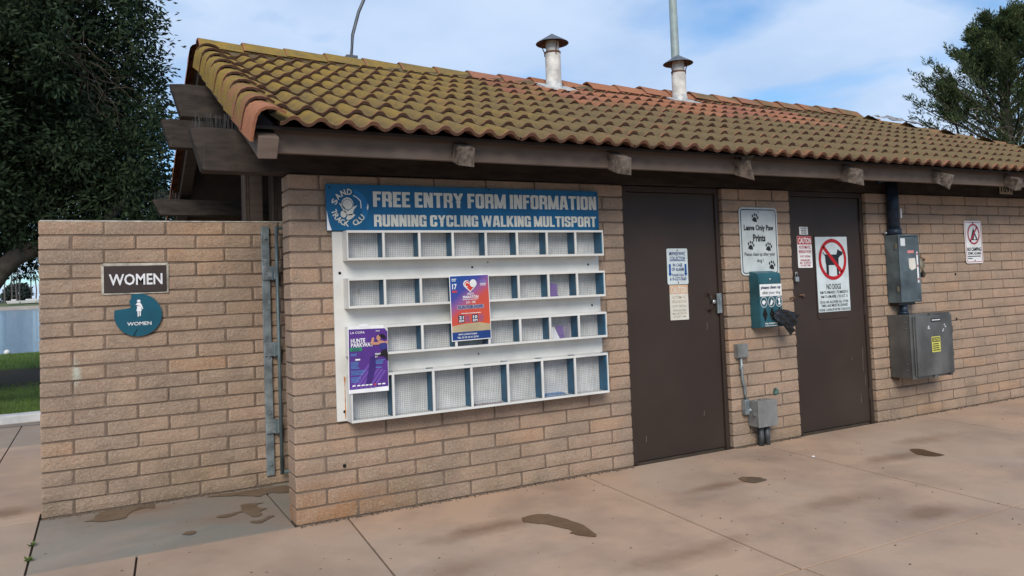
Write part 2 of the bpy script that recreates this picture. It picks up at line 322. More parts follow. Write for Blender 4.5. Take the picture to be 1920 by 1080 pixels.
def np_mesh(name, V, F, mat, parent=None, smooth=False):   # V (n,3), F (m,k)
    me = bpy.data.meshes.new(name); org = np.array(ORG[parent]) if parent else np.zeros(3)
    V = (V-org).astype(np.float32); k = F.shape[1]
    me.vertices.add(len(V)); me.vertices.foreach_set('co', V.ravel()); me.loops.add(F.size); me.loops.foreach_set('vertex_index', F.astype(np.int32).ravel())
    me.polygons.add(len(F)); me.polygons.foreach_set('loop_start', np.arange(0, F.size, k, dtype=np.int32)); me.polygons.foreach_set('loop_total', np.full(len(F), k, dtype=np.int32))
    me.update(); me.validate()
    if smooth: me.shade_smooth()
    return link_mesh(name, me, mat, parent)

# ------------------------------------------------------------------ ground, paving, lawn, water
C_, H_ = .1016, .2032
gm = MB().box(-400, 400, -300, 23.6, -.6, -.06); g = gm.build('ground', 'soil'); tag(g, kind='structure')
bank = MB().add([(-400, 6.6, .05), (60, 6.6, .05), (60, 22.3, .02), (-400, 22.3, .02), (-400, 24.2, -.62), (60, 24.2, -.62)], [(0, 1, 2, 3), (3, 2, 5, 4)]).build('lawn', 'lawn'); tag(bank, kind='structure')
wt = MB().add([(-900, 23, -.5), (900, 23, -.5), (900, 345, -.5), (-900, 345, -.5)], [(0, 1, 2, 3)]).build('water', 'water'); tag(wt, kind='structure')
M['far_sand'] = plain('far_sand', (.34, .29, .235), .95, scale=.3); M['far_grass'] = plain('far_bank', (.105, .125, .055), .95, scale=.1)
tag(MB().add([(-900, 338, -.52), (900, 338, -.52), (900, 348, .8), (-900, 348, .8)], [(0, 1, 2, 3)]).build('far_beach', 'far_sand'), kind='structure')
tag(MB().add([(-900, 347.9, .82), (900, 347.9, .82), (900, 362, 2.2), (-900, 362, 2.2), (900, 5000, 3), (-900, 5000, 3)], [(0, 1, 2, 3), (3, 2, 4, 5)]).build('far_terrain', 'far_grass'), kind='structure')
tag(MB().box(-60, 11, 6.40, 6.62, -.2, .10).build('kerb', 'kerb', bevel=.02), kind='structure')
pave = MB().box(-12, 16, -9, 6.4, -.055, -.014).build('pavement', 'joint'); tag(pave, kind='structure')
def slab(x0, x1, y0, y1, grey, sk=0., dz=0.):
    gp = .006
    P = [(x0+gp+sk*y0, y0+gp), (x1-gp+sk*y0, y0+gp), (x1-gp+sk*y1, y1-gp), (x0+gp+sk*y1, y1-gp)]
    mb = MB().hexa([(x, y, -.03) for x, y in P]+[(x, y, dz) for x, y in P]); o = mb.build('slab', 'concrete', pave, bevel=.0022); o['grey'] = float(grey); return o
xs = [-9.4, -6.4, -3.5, -.90, .33, 2.15, 3.97, 6.15, 7.95, 9.8, 12, 15]
for a, b in zip(xs, xs[1:]): slab(a, b, -2.22, -.004 if a > -.95 else 0, .30 if b < -.9 else .18 if b < .5 else .0, .075)
xs = [-9.6, -6.6, -3.7, -1.6, .16, 2.0, 3.8, 5.9, 7.8, 9.6, 12, 15]
for y0, y1 in ((-4.45, -2.22), (-6.7, -4.45), (-8.9, -6.7)):
    for a, b in zip(xs, xs[1:]): slab(a, b, y0, y1, .1*random.random(), .0)
slab(-1.445, .0, 0, 1.192, 1.0); slab(.0, 2.6, .195, 1.205, 1.0)
for a, b in ((-9, -6.4), (-6.4, -3.6), (-3.6, -1.445)): slab(a, b, 0, 1.2, .25)
for a, b in ((-9, -5.2), (-5.2, -1.9), (-1.9, 2.6)):
    slab(a, b, 1.2 if b < -1.5 else 1.42, 4.5, .05); slab(a, b, 4.5, 6.39, .62)
slab(-1.9, -1.445, 1.2, 1.42, .05)
# grass blades on the near lawn
n = 42000
bx = np.c_[rng.uniform(-9, 1.5, n), 6.66+15*rng.random(n)**1.5, np.full(n, .03)]; ang = rng.uniform(0, 2*np.pi, n); hh = rng.uniform(.03, .085, n); w = .006
dx = np.c_[np.cos(ang)*w, np.sin(ang)*w, np.zeros(n)]; tip = bx+np.c_[rng.normal(0, .02, n), rng.normal(0, .02, n), hh]
keep = np.array([abs(y+.7*math.sin(x*1.3)-13.6) > 1.7+.8*math.sin(x*2.1+y) for x, y, _ in bx]); bx, dx, tip = bx[keep], dx[keep], tip[keep]; n = len(bx)
V = np.stack([bx-dx, bx+dx, tip], 1).reshape(-1, 3)
gr = np_mesh('grass', V, np.arange(3*n).reshape(-1, 3), 'blade'); tag(gr, 'short green lawn grass between the white kerb and the water', 'grass', kind='stuff')

# ------------------------------------------------------------------ bricks
def brick_mesh(L, H, D, seed):
    r = random.Random(seed); j = lambda a: r.uniform(-a, a)
    b = .003+j(.003); st = [0, .011, L*.36+j(.03), L*.68+j(.03), L-.011, L]; vs = []
    tilt = j(.003); w1, w2 = j(.002), j(.002)
    for i, x in enumerate(st):
        e = i in (0, 5); s = .003 if e else 0; yb = (.006 if e else 0)+tilt*(x/L-.5)
        prof = [(D, .002+s), (.008, s+.0005+j(.0012)), (.0+j(.0015), .0042+s*.8), (-.001-b*.4+j(.0020), H*.46+j(.008)), (.0002+j(.0018), H-.0048-s*.8), (.008, H-s+j(.0012)), (D, H-.001-s)]
        sag = w1*math.sin(3*x/L)+w2*math.cos(5*x/L)
        vs += [(x+(j(.002) if not e else 0), y+(yb if y < D else 0), z+(sag if 0 < k < 6 else 0)) for k, (y, z) in enumerate(prof)]
    fs = []
    for i in range(5):
        for k in range(6): fs.append((i*7+k, (i+1)*7+k, (i+1)*7+k+1, i*7+k+1))
        fs.append((i*7+6, (i+1)*7+6, (i+1)*7, i*7))
    fs += [tuple(range(6, -1, -1)), tuple(range(35, 42))]
    me = bpy.data.meshes.new('brick'); me.from_pydata(vs, [], fs)
    for p in me.polygons: p.use_smooth = False
    me.materials.append(M['brick']); return me
BM = {}
def get_brick(L, D, k):
    key = (round(L, 4), D, k)
    if key not in BM: BM[key] = brick_mesh(L, C_-.0085, D, hash(key) & 0xffff)
    return BM[key]
def lay(parent, x0, x1, y0, z0, rows, half_rows, D=.07, ends='LR', first=0, stop=None):
    """running bond; half_rows: parity of the rows that begin with a half block"""
    g = .0055
    for r in range(rows):
        x = x0; start = True
        while x < x1-.05:
            L = H_ if (start and r % 2 == half_rows) else 2*H_
            if x+L > x1-.08: L = x1-x
            if stop and x > stop: break
            endp = (start and 'L' in ends) or (x+L >= x1-.001 and 'R' in ends)
            me = get_brick(L-2*g, .2 if endp else D, random.randrange(9))
            o = bpy.data.objects.new('brick', me); col.objects.link(o); o.parent = parent
            o.location = Vector((x+g+random.uniform(-.0015, .0015), y0+random.uniform(-.002, .002), z0+r*C_+.004+random.uniform(-.001, .001)))-ORG[parent]
            o.rotation_euler = (0, random.uniform(-.0025, .0025), random.uniform(-.003, .003))
            x += L; start = False

# ------------------------------------------------------------------ the building
bld = empty('restroom_building', (0, 0, 0), 'low tan block restroom building with mossy tile roof and two brown doors', 'building')
XA, XB, XR, XE = 3.690, 4.518, 5.563, 9.7
WH = 22*C_
for (x0, x1, hp) in ((0, 13*H_, 1), (XA, XB, 1), (XR, XE, 0)):
    wl = MB().box(x0+.012, x1-.012, .0062, .187, -.05, WH-.003).build('wall', 'mortar', bld)
    lay(wl, x0, x1, 0, 0, 22, hp, stop=8.25 if x0 > 5 else None)
    if x0 > 5:
        rest = MB()   # the courses past the right edge of the picture
        for r in range(22):
            xx = 8.4078 if r % 2 else 8.611
            while xx < XE: rest.box(xx+.005, min(xx+.401, XE), .001, .15, r*C_+.005, (r+1)*C_-.005); xx += 2*H_
        tag(rest.build('brickwork', 'brick', wl, bevel=.008), kind='stuff')
# rear and end walls; siding partition carried down across the passage for darkness
MB().box(-.0, XE, 3.80, 4.0, -.05, 2.24).build('rear_wall', 'brick', bld)
MB().box(XE-.2, XE-.003, .19, 3.797, -.05, 2.24).build('end_wall', 'brick', bld)
S_ = .435; DECK = 2.667; YR = 2.0; EAVE = -.665; REAVE = 2*YR-EAVE
zd = lambda y: DECK+S_*(y if y <= YR else 2*YR-y)
pw = MB().prismx([(.195, .0), (3.79, .0), (3.79, zd(3.79)-.16), (YR, zd(YR)-.16), (.195, zd(.195)-.16)], .62, .70).build('blocking_partition', 'dark_wood', bld)
for k in range(14):
    z = 2.06+k*.10
    a = .2 if z < zd(.2)-.2 else (z+.18-DECK)/S_
    if a < YR-.1: MB().box(.604, .619, a, 2*YR-a, z, z+.092).build('board', 'dark_wood', pw, bevel=.004)
# timber
def beam(y0, y1, z0, z1, x0=-.57, x1=XE, cut=.07, nm='beam', mat='worn_wood', seed=0):
    random.seed(seed); n = 40; mb = MB()
    xsn = [x0]+list(np.linspace(x0+.08, x1, n)); vs = []; fs = []
    for i, x in enumerate(xsn):
        d = cut if i == 0 else 0; jj = lambda: random.uniform(-.004, .004)
        s = .008 if i == 0 else 0
        vs += [(x+d+jj(), y0+s+jj()*.5, z0+s+jj()), (x+jj(), y0+s+jj()*.5, z1-s+jj()), (x+jj(), y1-s+jj()*.5, z1-s+jj()), (x+d+jj(), y1-s+jj()*.5, z0+s+jj())]
    for i in range(n):
        for k in range(4): fs.append((i*4+k, (i+1)*4+k, (i+1)*4+(k+1) % 4, i*4+(k+1) % 4))
    fs += [(3, 2, 1, 0), (n*4, n*4+1, n*4+2, n*4+3)]
    return mb.add(vs, fs).build(nm, mat, bld, bevel=.006)
zr = lambda y: zd(y)-.05-.120          # underside of the rafters
beam(.02, .16, WH+.004, zr(.02)-.002, seed=1)
beam(1.50, 1.63, zr(1.5)-.262, zr(1.5)-.002, x0=-.555, seed=2)
beam(2.52, 2.65, zr(2.65)-.262, zr(2.65)-.002, x0=-.555, seed=3)
beam(3.83, 3.97, zr(3.97)-.17, zr(3.97)-.002, x0=-.56, seed=4)
XT = [-.235, .985, 2.20, 3.40, 4.65, 5.90, 7.06, 8.25, 9.45]
def rafter(x, front, tail=-.66, w=.055, mat='brown_wood', jit=.0015, seed=0):
    random.seed(seed); th = .120; n = 16; ys = np.linspace(tail, YR-.01, n)
    vs = []; fs = []
    for i, y in enumerate(ys):
        zt = zd(y)-.05; yy = y if front else 2*YR-y; e = jit*(4 if i < 2 else 1)
        q = lambda: random.uniform(-e, e)
        dy = (.035 if i == 0 else 0)*(1 if front else -1)
        vs += [(x-w+q(), yy+dy+q(), zt-th+q()), (x+w+q(), yy+dy+q(), zt-th+q()), (x+w+q(), yy+q(), zt-.001), (x-w+q(), yy+q(), zt-.001)]
    for i in range(n-1):
        for k in range(4): fs.append((i*4+k, (i+1)*4+k, (i+1)*4+(k+1) % 4, i*4+(k+1) % 4))
    fs += [(3, 2, 1, 0), tuple((n-1)*4+k for k in range(4))]
    return MB().add(vs, fs).build('rafter', mat, bld, bevel=.005)
for i, x in enumerate(XT):
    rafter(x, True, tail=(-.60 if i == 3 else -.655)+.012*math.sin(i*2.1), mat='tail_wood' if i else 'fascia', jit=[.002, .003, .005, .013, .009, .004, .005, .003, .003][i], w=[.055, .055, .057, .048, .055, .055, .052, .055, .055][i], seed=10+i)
    if x < 8: rafter(x, False, tail=-.655, seed=30+i)
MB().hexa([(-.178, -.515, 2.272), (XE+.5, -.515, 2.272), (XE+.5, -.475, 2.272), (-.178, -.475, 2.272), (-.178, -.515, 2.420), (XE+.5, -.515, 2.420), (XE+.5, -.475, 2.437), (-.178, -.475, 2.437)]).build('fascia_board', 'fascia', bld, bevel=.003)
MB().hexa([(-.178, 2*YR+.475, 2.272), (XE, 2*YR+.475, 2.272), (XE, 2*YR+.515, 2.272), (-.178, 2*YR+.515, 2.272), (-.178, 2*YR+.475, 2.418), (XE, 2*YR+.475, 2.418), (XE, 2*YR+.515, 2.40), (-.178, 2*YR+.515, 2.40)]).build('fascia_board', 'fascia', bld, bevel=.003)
# pale trim strip along the rear rake, posts standing on the privacy wall
MB().add([(-.292, y, zd(y)-d) for y, d in ((2.05, .03), (4.62, .03), (4.62, .055), (2.05, .055))]+[(-.304, y, zd(y)-d) for y, d in ((2.05, .03), (4.62, .03), (4.62, .055), (2.05, .055))],
         [(0, 1, 2, 3), (7, 6, 5, 4), (0, 4, 5, 1), (2, 6, 7, 3), (1, 5, 6, 2), (3, 7, 4, 0)]).build('trim_strip', 'worn_wood', bld)
for x0, x1 in ((-.062, .080), (.150, .290)):
    p = MB().box(x0, x1, 1.27, 1.39, 2.034, zr(1.5)-.25).build('post', 'brown_wood', bld, bevel=.005)
    for dx in (.012, .030): MB().box(x0+dx, x0+dx+.007, 1.262, 1.2695, 2.036, zr(1.5)-.27).build('trim_strip', 'worn_wood', p)
# bird spikes along the beam ends
def spikes(x0, x1, y, z, h, n, parent):
    mb = MB()
    for i in range(n):
        x = x0+(x1-x0)*(i+random.random()*.7)/n
        mb.tube([(x, y+random.uniform(-.03, .03), z), (x+random.uniform(-.012, .012), y+random.uniform(-.04, .04), z+h*random.uniform(.7, 1.1))], .0011, 3, False)
    return mb.build('bird_spikes', 'wire', parent)
spikes(-.54, -.20, .09, zr(.02)-.004, .10, 60, bld); spikes(-.54, -.30, 3.9, zr(3.97)-.004, .10, 30, bld)
# ---- roof
CA, SA = 1/math.hypot(1, S_), S_/math.hypot(1, S_)
XH = 7.87; HIPX = lambda y: XH+(YR-y)        # hip line in plan
roof = MB().add([(-.30, EAVE+.07, zd(EAVE+.07)), (HIPX(EAVE+.07), EAVE+.07, zd(EAVE+.07)), (XH, YR, zd(YR)), (-.30, YR, zd(YR)), (-.30, REAVE-.07, zd(REAVE-.07)), (HIPX(EAVE+.07), REAVE-.07, zd(REAVE-.07))]
               +[(-.30, EAVE+.07, zd(EAVE+.07)-.02), (HIPX(EAVE+.07), EAVE+.07, zd(EAVE+.07)-.02), (XH, YR, zd(YR)-.02), (-.30, YR, zd(YR)-.02), (-.30, REAVE-.07, zd(REAVE-.07)-.02), (HIPX(EAVE+.07), REAVE-.07, zd(REAVE-.07)-.02)],
               [(0, 1, 2, 3), (3, 2, 5, 4), (1, 5, 2), (9, 8, 7, 6), (10, 11, 8, 9), (7, 8, 11), (0, 6, 7, 1), (4, 5, 11, 10), (0, 3, 9, 6), (3, 4, 10, 9), (1, 7, 11, 5)]).build('roof', 'dark_wood', bld)
TW, TL, ROWD = .305, .42, .313
def tile_arrays(seed, coarse=False, TLx=None):
    r = random.Random(seed); p = TW/2; TL = TLx or .42; ts = [0, .022, TL]; V = []; lip = []
    hw_ = .033*p/.1525*1.28
    def h(x):
        c_ = .5-.5*math.cos(2*math.pi*(x/p)); return .040*(c_**1.15*.55+.45*min(1, c_*1.25)**1.6)
    nx = 24 if not coarse else 10; xs_ = [TW*i/nx for i in range(nx+1)]
    for t in ts:
        for x in xs_:
            V.append((x, t+(r.uniform(-.0025, .0025) if t == 0 else 0), h(x)*(1-.08*t/TL)+.037-.031*t/TL+r.uniform(-.0008, .0008))); lip.append(.5 if t == 0 else .04 if t < .1 else 0.)
    for t in (0, .16):
        for x in xs_: V.append((x, t+.001, h(x)*.90+.037-.031*t/TL-.020+r.uniform(-.001, .001))); lip.append(1. if t == 0 else 0.)
    F = []; m = nx+1
    for a, b in ((0, 1), (1, 2), (3, 0), (4, 3)):
        for i in range(nx): F.append((a*m+i, a*m+i+1, b*m+i+1, b*m+i))
    return V, F, (lip, [1. if h(v_[0]) < .012 else .35 if h(v_[0]) < .028 else 0. for v_ in V])
def tile_mesh(name, V, F, lip):
    pan_ = None
    if isinstance(lip, tuple): lip, pan_ = lip
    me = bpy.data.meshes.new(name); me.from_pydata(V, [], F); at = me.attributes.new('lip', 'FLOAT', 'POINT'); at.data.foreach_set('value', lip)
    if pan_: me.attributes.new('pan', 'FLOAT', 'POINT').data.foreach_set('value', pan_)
    me.shade_smooth(); me.materials.append(M['tile'])
    try: me.set_sharp_from_angle(angle=R(50))
    except Exception: pass
    return me
TM = [tile_mesh('roof_tile', *tile_arrays(s)) for s in range(8)]
TS = [tile_mesh('roof_tile', *tile_arrays(s, TLx=.165)) for s in range(4)]
def moss_at(x, y):
    """how much moss a tile carries: the patch of newer terracotta tiles round the vents has little"""
    d = max(abs((x-4.35)/1.55), abs((y-1.75)/.62)); m = .74
    if d < 1: m = .10
    elif d < 1.35: m = .34+.3*random.random()
    m += random.uniform(-.10, .13)
    return m
def place_tile(mesh, name, x, y, parent, moss, hue, lift=0, rz=0.):
    o = bpy.data.objects.new(name, mesh); col.objects.link(o); o.parent = parent
    Mx = Matrix(((1, 0, 0, x), (0, CA, -SA, y), (0, SA, CA, zd(y)+lift+.002), (0, 0, 0, 1)))
    o.matrix_local = Mx @ Matrix.Rotation(rz, 4, 'Z'); o['moss'] = float(moss); o['hue'] = float(hue); o['grime'] = 1.; return o
random.seed(5)
NR = 9
for k in range(NR):
    y = EAVE+ROWD*k+.0
    for i in range(40):
        x = -.175+TW*i+(0 if k % 2 == 0 else -TW/2*0)
        if x+TW*.4 > HIPX(y)-.05 or x > 9.6: break
        m = moss_at(x+.15, y+.15)
        hue = max(0, min(1, 1.10-.33*(x+.3)+.22*(y-.6)+random.uniform(-.12, .12)))
        if k == 0: m -= .03
        tl_ = place_tile(random.choice(TS if k == NR-1 else TM), 'roof_tile', x+random.uniform(-.002, .002), y+random.uniform(-.008, .008), roof, m, hue, random.uniform(0, .006), random.uniform(-.006, .006))
        if k == 0: tl_['grime'] = .8
# the slopes turned away from the picture: rear and hip end, as one mass of the same tiles
VV = []; FF = []; LL = []; PN = []
def add_inst(mat, idx):
    V, F, lip = tile_arrays(idx, True, .165 if idx == NR-1 else None); b = len(VV)
    VV.extend([tuple(mat @ Vector(v)) for v in V]); FF.extend([tuple(i+b for i in f) for f in F]); LL.extend(lip[0]); PN.extend(lip[1])
for k in range(NR):
    yy = EAVE+ROWD*k
    for i in range(40):
        x = -.175+TW*i
        if x+TW > HIPX(yy): break
        y = 2*YR-yy
        add_inst(Matrix(((-1, 0, 0, x+TW), (0, -CA, SA, y), (0, SA, CA, zd(yy)+.003), (0, 0, 0, 1))), k)
    half = YR-yy
    for i in range(20):
        y = YR-half+.1+TW*i
        if y+TW*.6 > YR+half: break
        add_inst(Matrix(((0, -CA, SA, HIPX(yy)), (1, 0, 0, y), (0, SA, CA, zd(yy)+.003), (0, 0, 0, 1))), k)
mm = tile_mesh('tile_field', VV, FF, (LL, PN)); tf = link_mesh('tile_field', mm, None, roof); tf['moss'] = .6; tf['hue'] = .3; tf['grime'] = 1.; tag(tf, kind='stuff')
# rake tiles
def sweep(prof, L, thick, lift, taper, seed, axis='t'):
    r = random.Random(seed); V = []; lip = []; n = len(prof)
    for t in (0, .022, L):
        s = 1-taper*t/L
        for (a, b) in prof: V.append((a*s, t+r.uniform(-.002, .002), b*s+lift*(1-t/L))); lip.append(.5 if t == 0 else .04 if t < .1 else 0.)
    for t in (0, L*.6):
        for i, (a, b) in enumerate(prof):
            p, q = prof[max(i-1, 0)], prof[min(i+1, n-1)]; d = Vector((q[0]-p[0], q[1]-p[1])).normalized(); nx_, nz_ = d.y, -d.x
            V.append((a+nx_*thick, t+.001, b+nz_*thick+lift*(1-t/L))); lip.append(1. if t == 0 else 0.)
    F = []
    for a, b in ((0, 1), (1, 2), (3, 0), (4, 3)):
        for i in range(n-1): F.append((a*n+i, a*n+i+1, b*n+i+1, b*n+i))
    return V, F, lip
RP = [(-.010, -.118), (-.006, -.070), (.0, -.02), (.010, .030), (.030, .062), (.062, .080), (.100, .084), (.145, .076), (.178, .058)]
RM = [tile_mesh('rake_tile', *sweep(RP, .40, .016, .030, .06, s)) for s in range(4)]
RPm = [(-a, b) for a, b in RP][::-1]
RS = tile_mesh('rake_tile', *sweep(RP, .13, .016, .030, .02, 9))
RSm = tile_mesh('rake_tile', *sweep([(-a, b) for a, b in RP][::-1], .13, .016, .030, .02, 9))
RMm = [tile_mesh('rake_tile', *sweep(RPm, .40, .016, .030, .06, s)) for s in range(4)]
for k in range(10):
    y = EAVE-.02+.283*k
    if y > YR-.1: break
    o = place_tile(RS if k == 9 else RM[k % 4], 'rake_tile', -.325+random.uniform(-.003, .003), y, roof, .46+.05*k, .75+.03*k, .012, random.uniform(-.015, .015)); o['grime'] = .95
    if k == 0: o['moss'] = .24; o['grime'] = .15
    o2 = bpy.data.objects.new('rake_tile', RSm if k == 9 else RMm[k % 4]); col.objects.link(o2); o2.parent = roof; yy = 2*YR-y
    o2.matrix_local = Matrix(((-1, 0, 0, -.362), (0, -CA, SA, yy), (0, SA, CA, zd(y)+.050), (0, 0, 0, 1))); o2['moss'] = -.1; o2['hue'] = .3; o2['grime'] = .2
# ridge tiles: angular caps, each lapping the one on its left
RG = [(-.165, -.088), (-.150, -.070), (-.055, .012), (-.03, .022), (.03, .022), (.055, .012), (.150, -.070), (.165, -.088)]
def ridge_arr(seed): 
    V, F, lip = sweep(RG, .42, .016, .020, .04, seed); return [(t, a*-1, b) for a, t, b in V], [f[::-1] for f in F], lip
GM = [tile_mesh('ridge_tile', *ridge_arr(s)) for s in range(4)]
def place_ridge(x, y, z, moss, hue, rz=0, ry=0, name='ridge_tile'):
    o = bpy.data.objects.new(name, random.choice(GM)); col.objects.link(o); o.parent = roof
    o.location = (x, y, z); o.rotation_euler = (random.uniform(-.02, .02), ry, rz); o['moss'] = moss; o['hue'] = hue; o['grime'] = .5
ZRG = zd(YR)+.098
for i in range(30):
    x = -.30+.362*i
    if x > XH+.1: break
    sag = -.030*math.sin(math.pi*min(1, max(0, x/5.0)))
    bumpy = 3.1 < x < 4.5
    place_ridge(x, YR, ZRG+sag+(.018*random.random() if bumpy else .004*random.random()), .05 if 2.1 < x < 4.9 else .72+random.uniform(-.1, .1) if x < 2.2 else .50, max(0, 1-.25*x), random.uniform(-.012, .012)+(random.uniform(-.04, .04) if bumpy else 0), .012+(random.uniform(-.01, .05) if bumpy else 0))
MB().prismx([(YR-.175, ZRG-.17), (YR+.175, ZRG-.17), (YR+.150, ZRG-.085), (YR+.045, ZRG-.02), (YR-.045, ZRG-.02), (YR-.150, ZRG-.085)], -.27, XH+.1).build('ridge_mortar', 'tile_under', roof, jit=.004)
hl = math.hypot(math.sqrt(2), S_); ang_h = math.atan2(S_, math.sqrt(2))
for i in range(11):
    d = .36*i+.1; x = XH+(2.7-d)/math.sqrt(2)*1.0+.05; y = YR-(2.7-d)/math.sqrt(2)
    if d > 2.75: break
    # lips face down the hip, towards the front corner
    o = bpy.data.objects.new('hip_tile', GM[i % 4]); col.objects.link(o); o.parent = roof
    for sgn in (1,):
        ex = Vector((-CA*0-1/math.sqrt(2), 1/math.sqrt(2), S_/math.sqrt(2))).normalized(); ez = Vector((0, 0, 1)); ey = ez.cross(ex).normalized(); ez = ex.cross(ey)
        o.matrix_local = Matrix(((ex.x, ey.x, ez.x, HIPX(y)), (ex.y, ey.y, ez.y, y), (ex.z, ey.z, ez.z, zd(y)+.050), (0, 0, 0, 1)))
    o['moss'] = .55; o['hue'] = .1; o['grime'] = .5
M['scuff'] = plain('pale_scuff', (.17, .15, .135), .7)
# ------------------------------------------------------------------ doors (parts of the building)
def door(x0, x1, leaf0, leaf1, knob, label):
    ztop = WH-.052
    fr = MB()
    fr.box(x0+.004, leaf0-.004, .035, .15, -.01, WH-.002); fr.box(leaf1+.004, x1-.004, .035, .15, -.01, WH-.002); fr.box(leaf0-.004, leaf1+.004, .035, .15, ztop+.004, WH-.002)
    d = MB().box(leaf0, leaf1, .050, .094, .012, ztop).build('door', 'door', bld, bevel=.004); d['label'] = label
    fr.build('door_frame', 'door', d, bevel=.003)
    MB().box(leaf0, leaf1, .06, .3, -.045, .006).build('threshold', 'joint', d)
    return d
d1 = door(13*H_, XA, 2.705, 3.640, None, 'plain brown steel door with blue and faded notices')
d2 = door(XB, XR, 4.575, 5.515, None, 'plain brown steel door carrying the no dogs sign')
for dr, hx, zs in ((d1, 2.700, (1.86, 1.12, .30)), (d2, 5.520, (1.90, 1.10, .28))):
    for z in zs: MB().tube([(hx, .046, z-.055), (hx, .046, z+.055)], .008, 8).build('hinge', 'door', dr)
for x, z, l in ((5.455, .50, .16), (5.462, .66, .07), (5.40, .20, .09), (5.478, .36, .10), (5.30, .62, .03)): MB().prism([(x, z), (x+.003, z), (x+.0045, z+l), (x+.002, z+l)], .0485, .0496).build('scratch', 'scuff', d2)
for x, z, l in ((2.80, .16, .05), (3.5, 1.02, .06), (3.42, .30, .04)): MB().prism([(x, z), (x+.003, z), (x+.006, z+l), (x+.003, z+l)], .0485, .0496).build('scratch', 'scuff', d1)
h = MB().tube([(3.525, .05, 1.325), (3.525, .012, 1.315), (3.528, -.002, 1.28), (3.528, -.002, 1.22), (3.525, .012, 1.19), (3.525, .05, 1.18)], .009, 8).build('handle', 'door', d1, smooth=True)
MB().box(3.508, 3.542, .044, .0505, 1.30, 1.335).box(3.508, 3.542, .044, .0505, 1.17, 1.205).build('handle_plate', 'door', d1, bevel=.004)
MB().tube([(3.578, .05, 1.255), (3.578, .030, 1.255), (3.578, .022, 1.255)], [.016, .020, .015], 14).build('lock_cylinder', 'zinc', d1, smooth=True)
MB().box(3.605, 3.655, .018, .034, 1.155, 1.325).box(3.622, 3.630, .012, .019, 1.157, 1.323).build('latch_guard', 'galv', d1, bevel=.003)
MB().box(4.550, 4.640, .030, .046, 1.455, 1.470).build('hasp', 'door', d2, bevel=.003)
for x, z in ((.318, .335), (6.02, 1.52), (6.93, 1.40), (4.30, 1.62), (6.90, .93)): MB().tube([(x, -.0075, z), (x, -.0045, z)], .012, 9).build('anchor_hole', 'hole', bld)
lk = empty('padlock', (4.575, .015, 1.395), 'small steel padlock hanging on the hasp of the no dogs door', 'padlock')
MB().box(4.552, 4.598, .006, .026, 1.395, 1.440).build('lock_body', 'zinc', lk, bevel=.005)
MB().tube([(4.562, .016, 1.438), (4.562, .016, 1.468), (4.567, .016, 1.480), (4.575, .016, 1.485), (4.583, .016, 1.480), (4.588, .016, 1.468), (4.588, .016, 1.438)], .0045, 8).build('shackle', 'zinc', lk, smooth=True)

# ------------------------------------------------------------------ privacy wall with its plates, and the gate
pvw = empty('privacy_wall', (-1.44, 1.21, 0), 'freestanding tan block privacy wall with the women plates on it', 'wall')
MB().box(-1.428, 2.6, 1.2165, 1.397, -.05, 20*C_-.004).build('mortar_core', 'mortar', pvw)
lay(pvw, -1.44, .58, 1.21, 0, 20, 0, ends='L')
MB().box(-1.43, 2.6, 1.219, 1.404, 20*C_-.010, 20*C_+.006).build('mortar_cap', 'pale_mortar', pvw, bevel=.008, jit=.003)
gt = empty('steel_gate', (.08, 1.18, 0), 'grey steel gate leaf and hinge bar beside the privacy wall', 'gate')
MB().box(.046, .106, 1.182, 1.205, .075, 1.995).build('hinge_bar', 'galv', gt, bevel=.003)
for z in (1.90, 1.62, .98, .55, .16): MB().tube([(.078, 1.182, z), (.078, 1.172, z)], [.014, .010], 6).build('bolt', 'galv', gt)
for z in (1.63, 1.04, .449):
    hg = MB().box(.050, .118, 1.166, 1.181, z-.052, z+.052).build('hinge', 'galv', gt, bevel=.003)
    MB().tube([(.124, 1.160, z-.055), (.124, 1.160, z+.055)], .010, 10).build('hinge_pin', 'gate_tube', hg)
    MB().box(.128, .150, 1.142, 1.168, z-.05, z+.05).build('hinge_leaf', 'galv', hg, bevel=.003)
MB().tube([(.150, 1.13, .085), (.150, 1.13, 1.992)], .0135, 10).build('gate_stile', 'gate_tube', gt, smooth=True)
MB().tube([(.166, 1.13, 1.978), (1.15, 1.08, 1.978)], .0135, 10).build('gate_rail', 'gate_tube', gt); MB().tube([(.166, 1.13, .10), (1.15, 1.08, .10)], .0135, 10).build('gate_rail', 'gate_tube', gt)
MB().tube([(1.15, 1.08, .085), (1.15, 1.08, 1.992)], .0135, 10).build('gate_stile', 'gate_tube', gt)
for i in range(8): MB().tube([(.27+.11*i, 1.124-.006*i, .113), (.27+.11*i, 1.124-.006*i, 1.965)], .006, 6).build('gate_bar', 'gate_tube', gt)

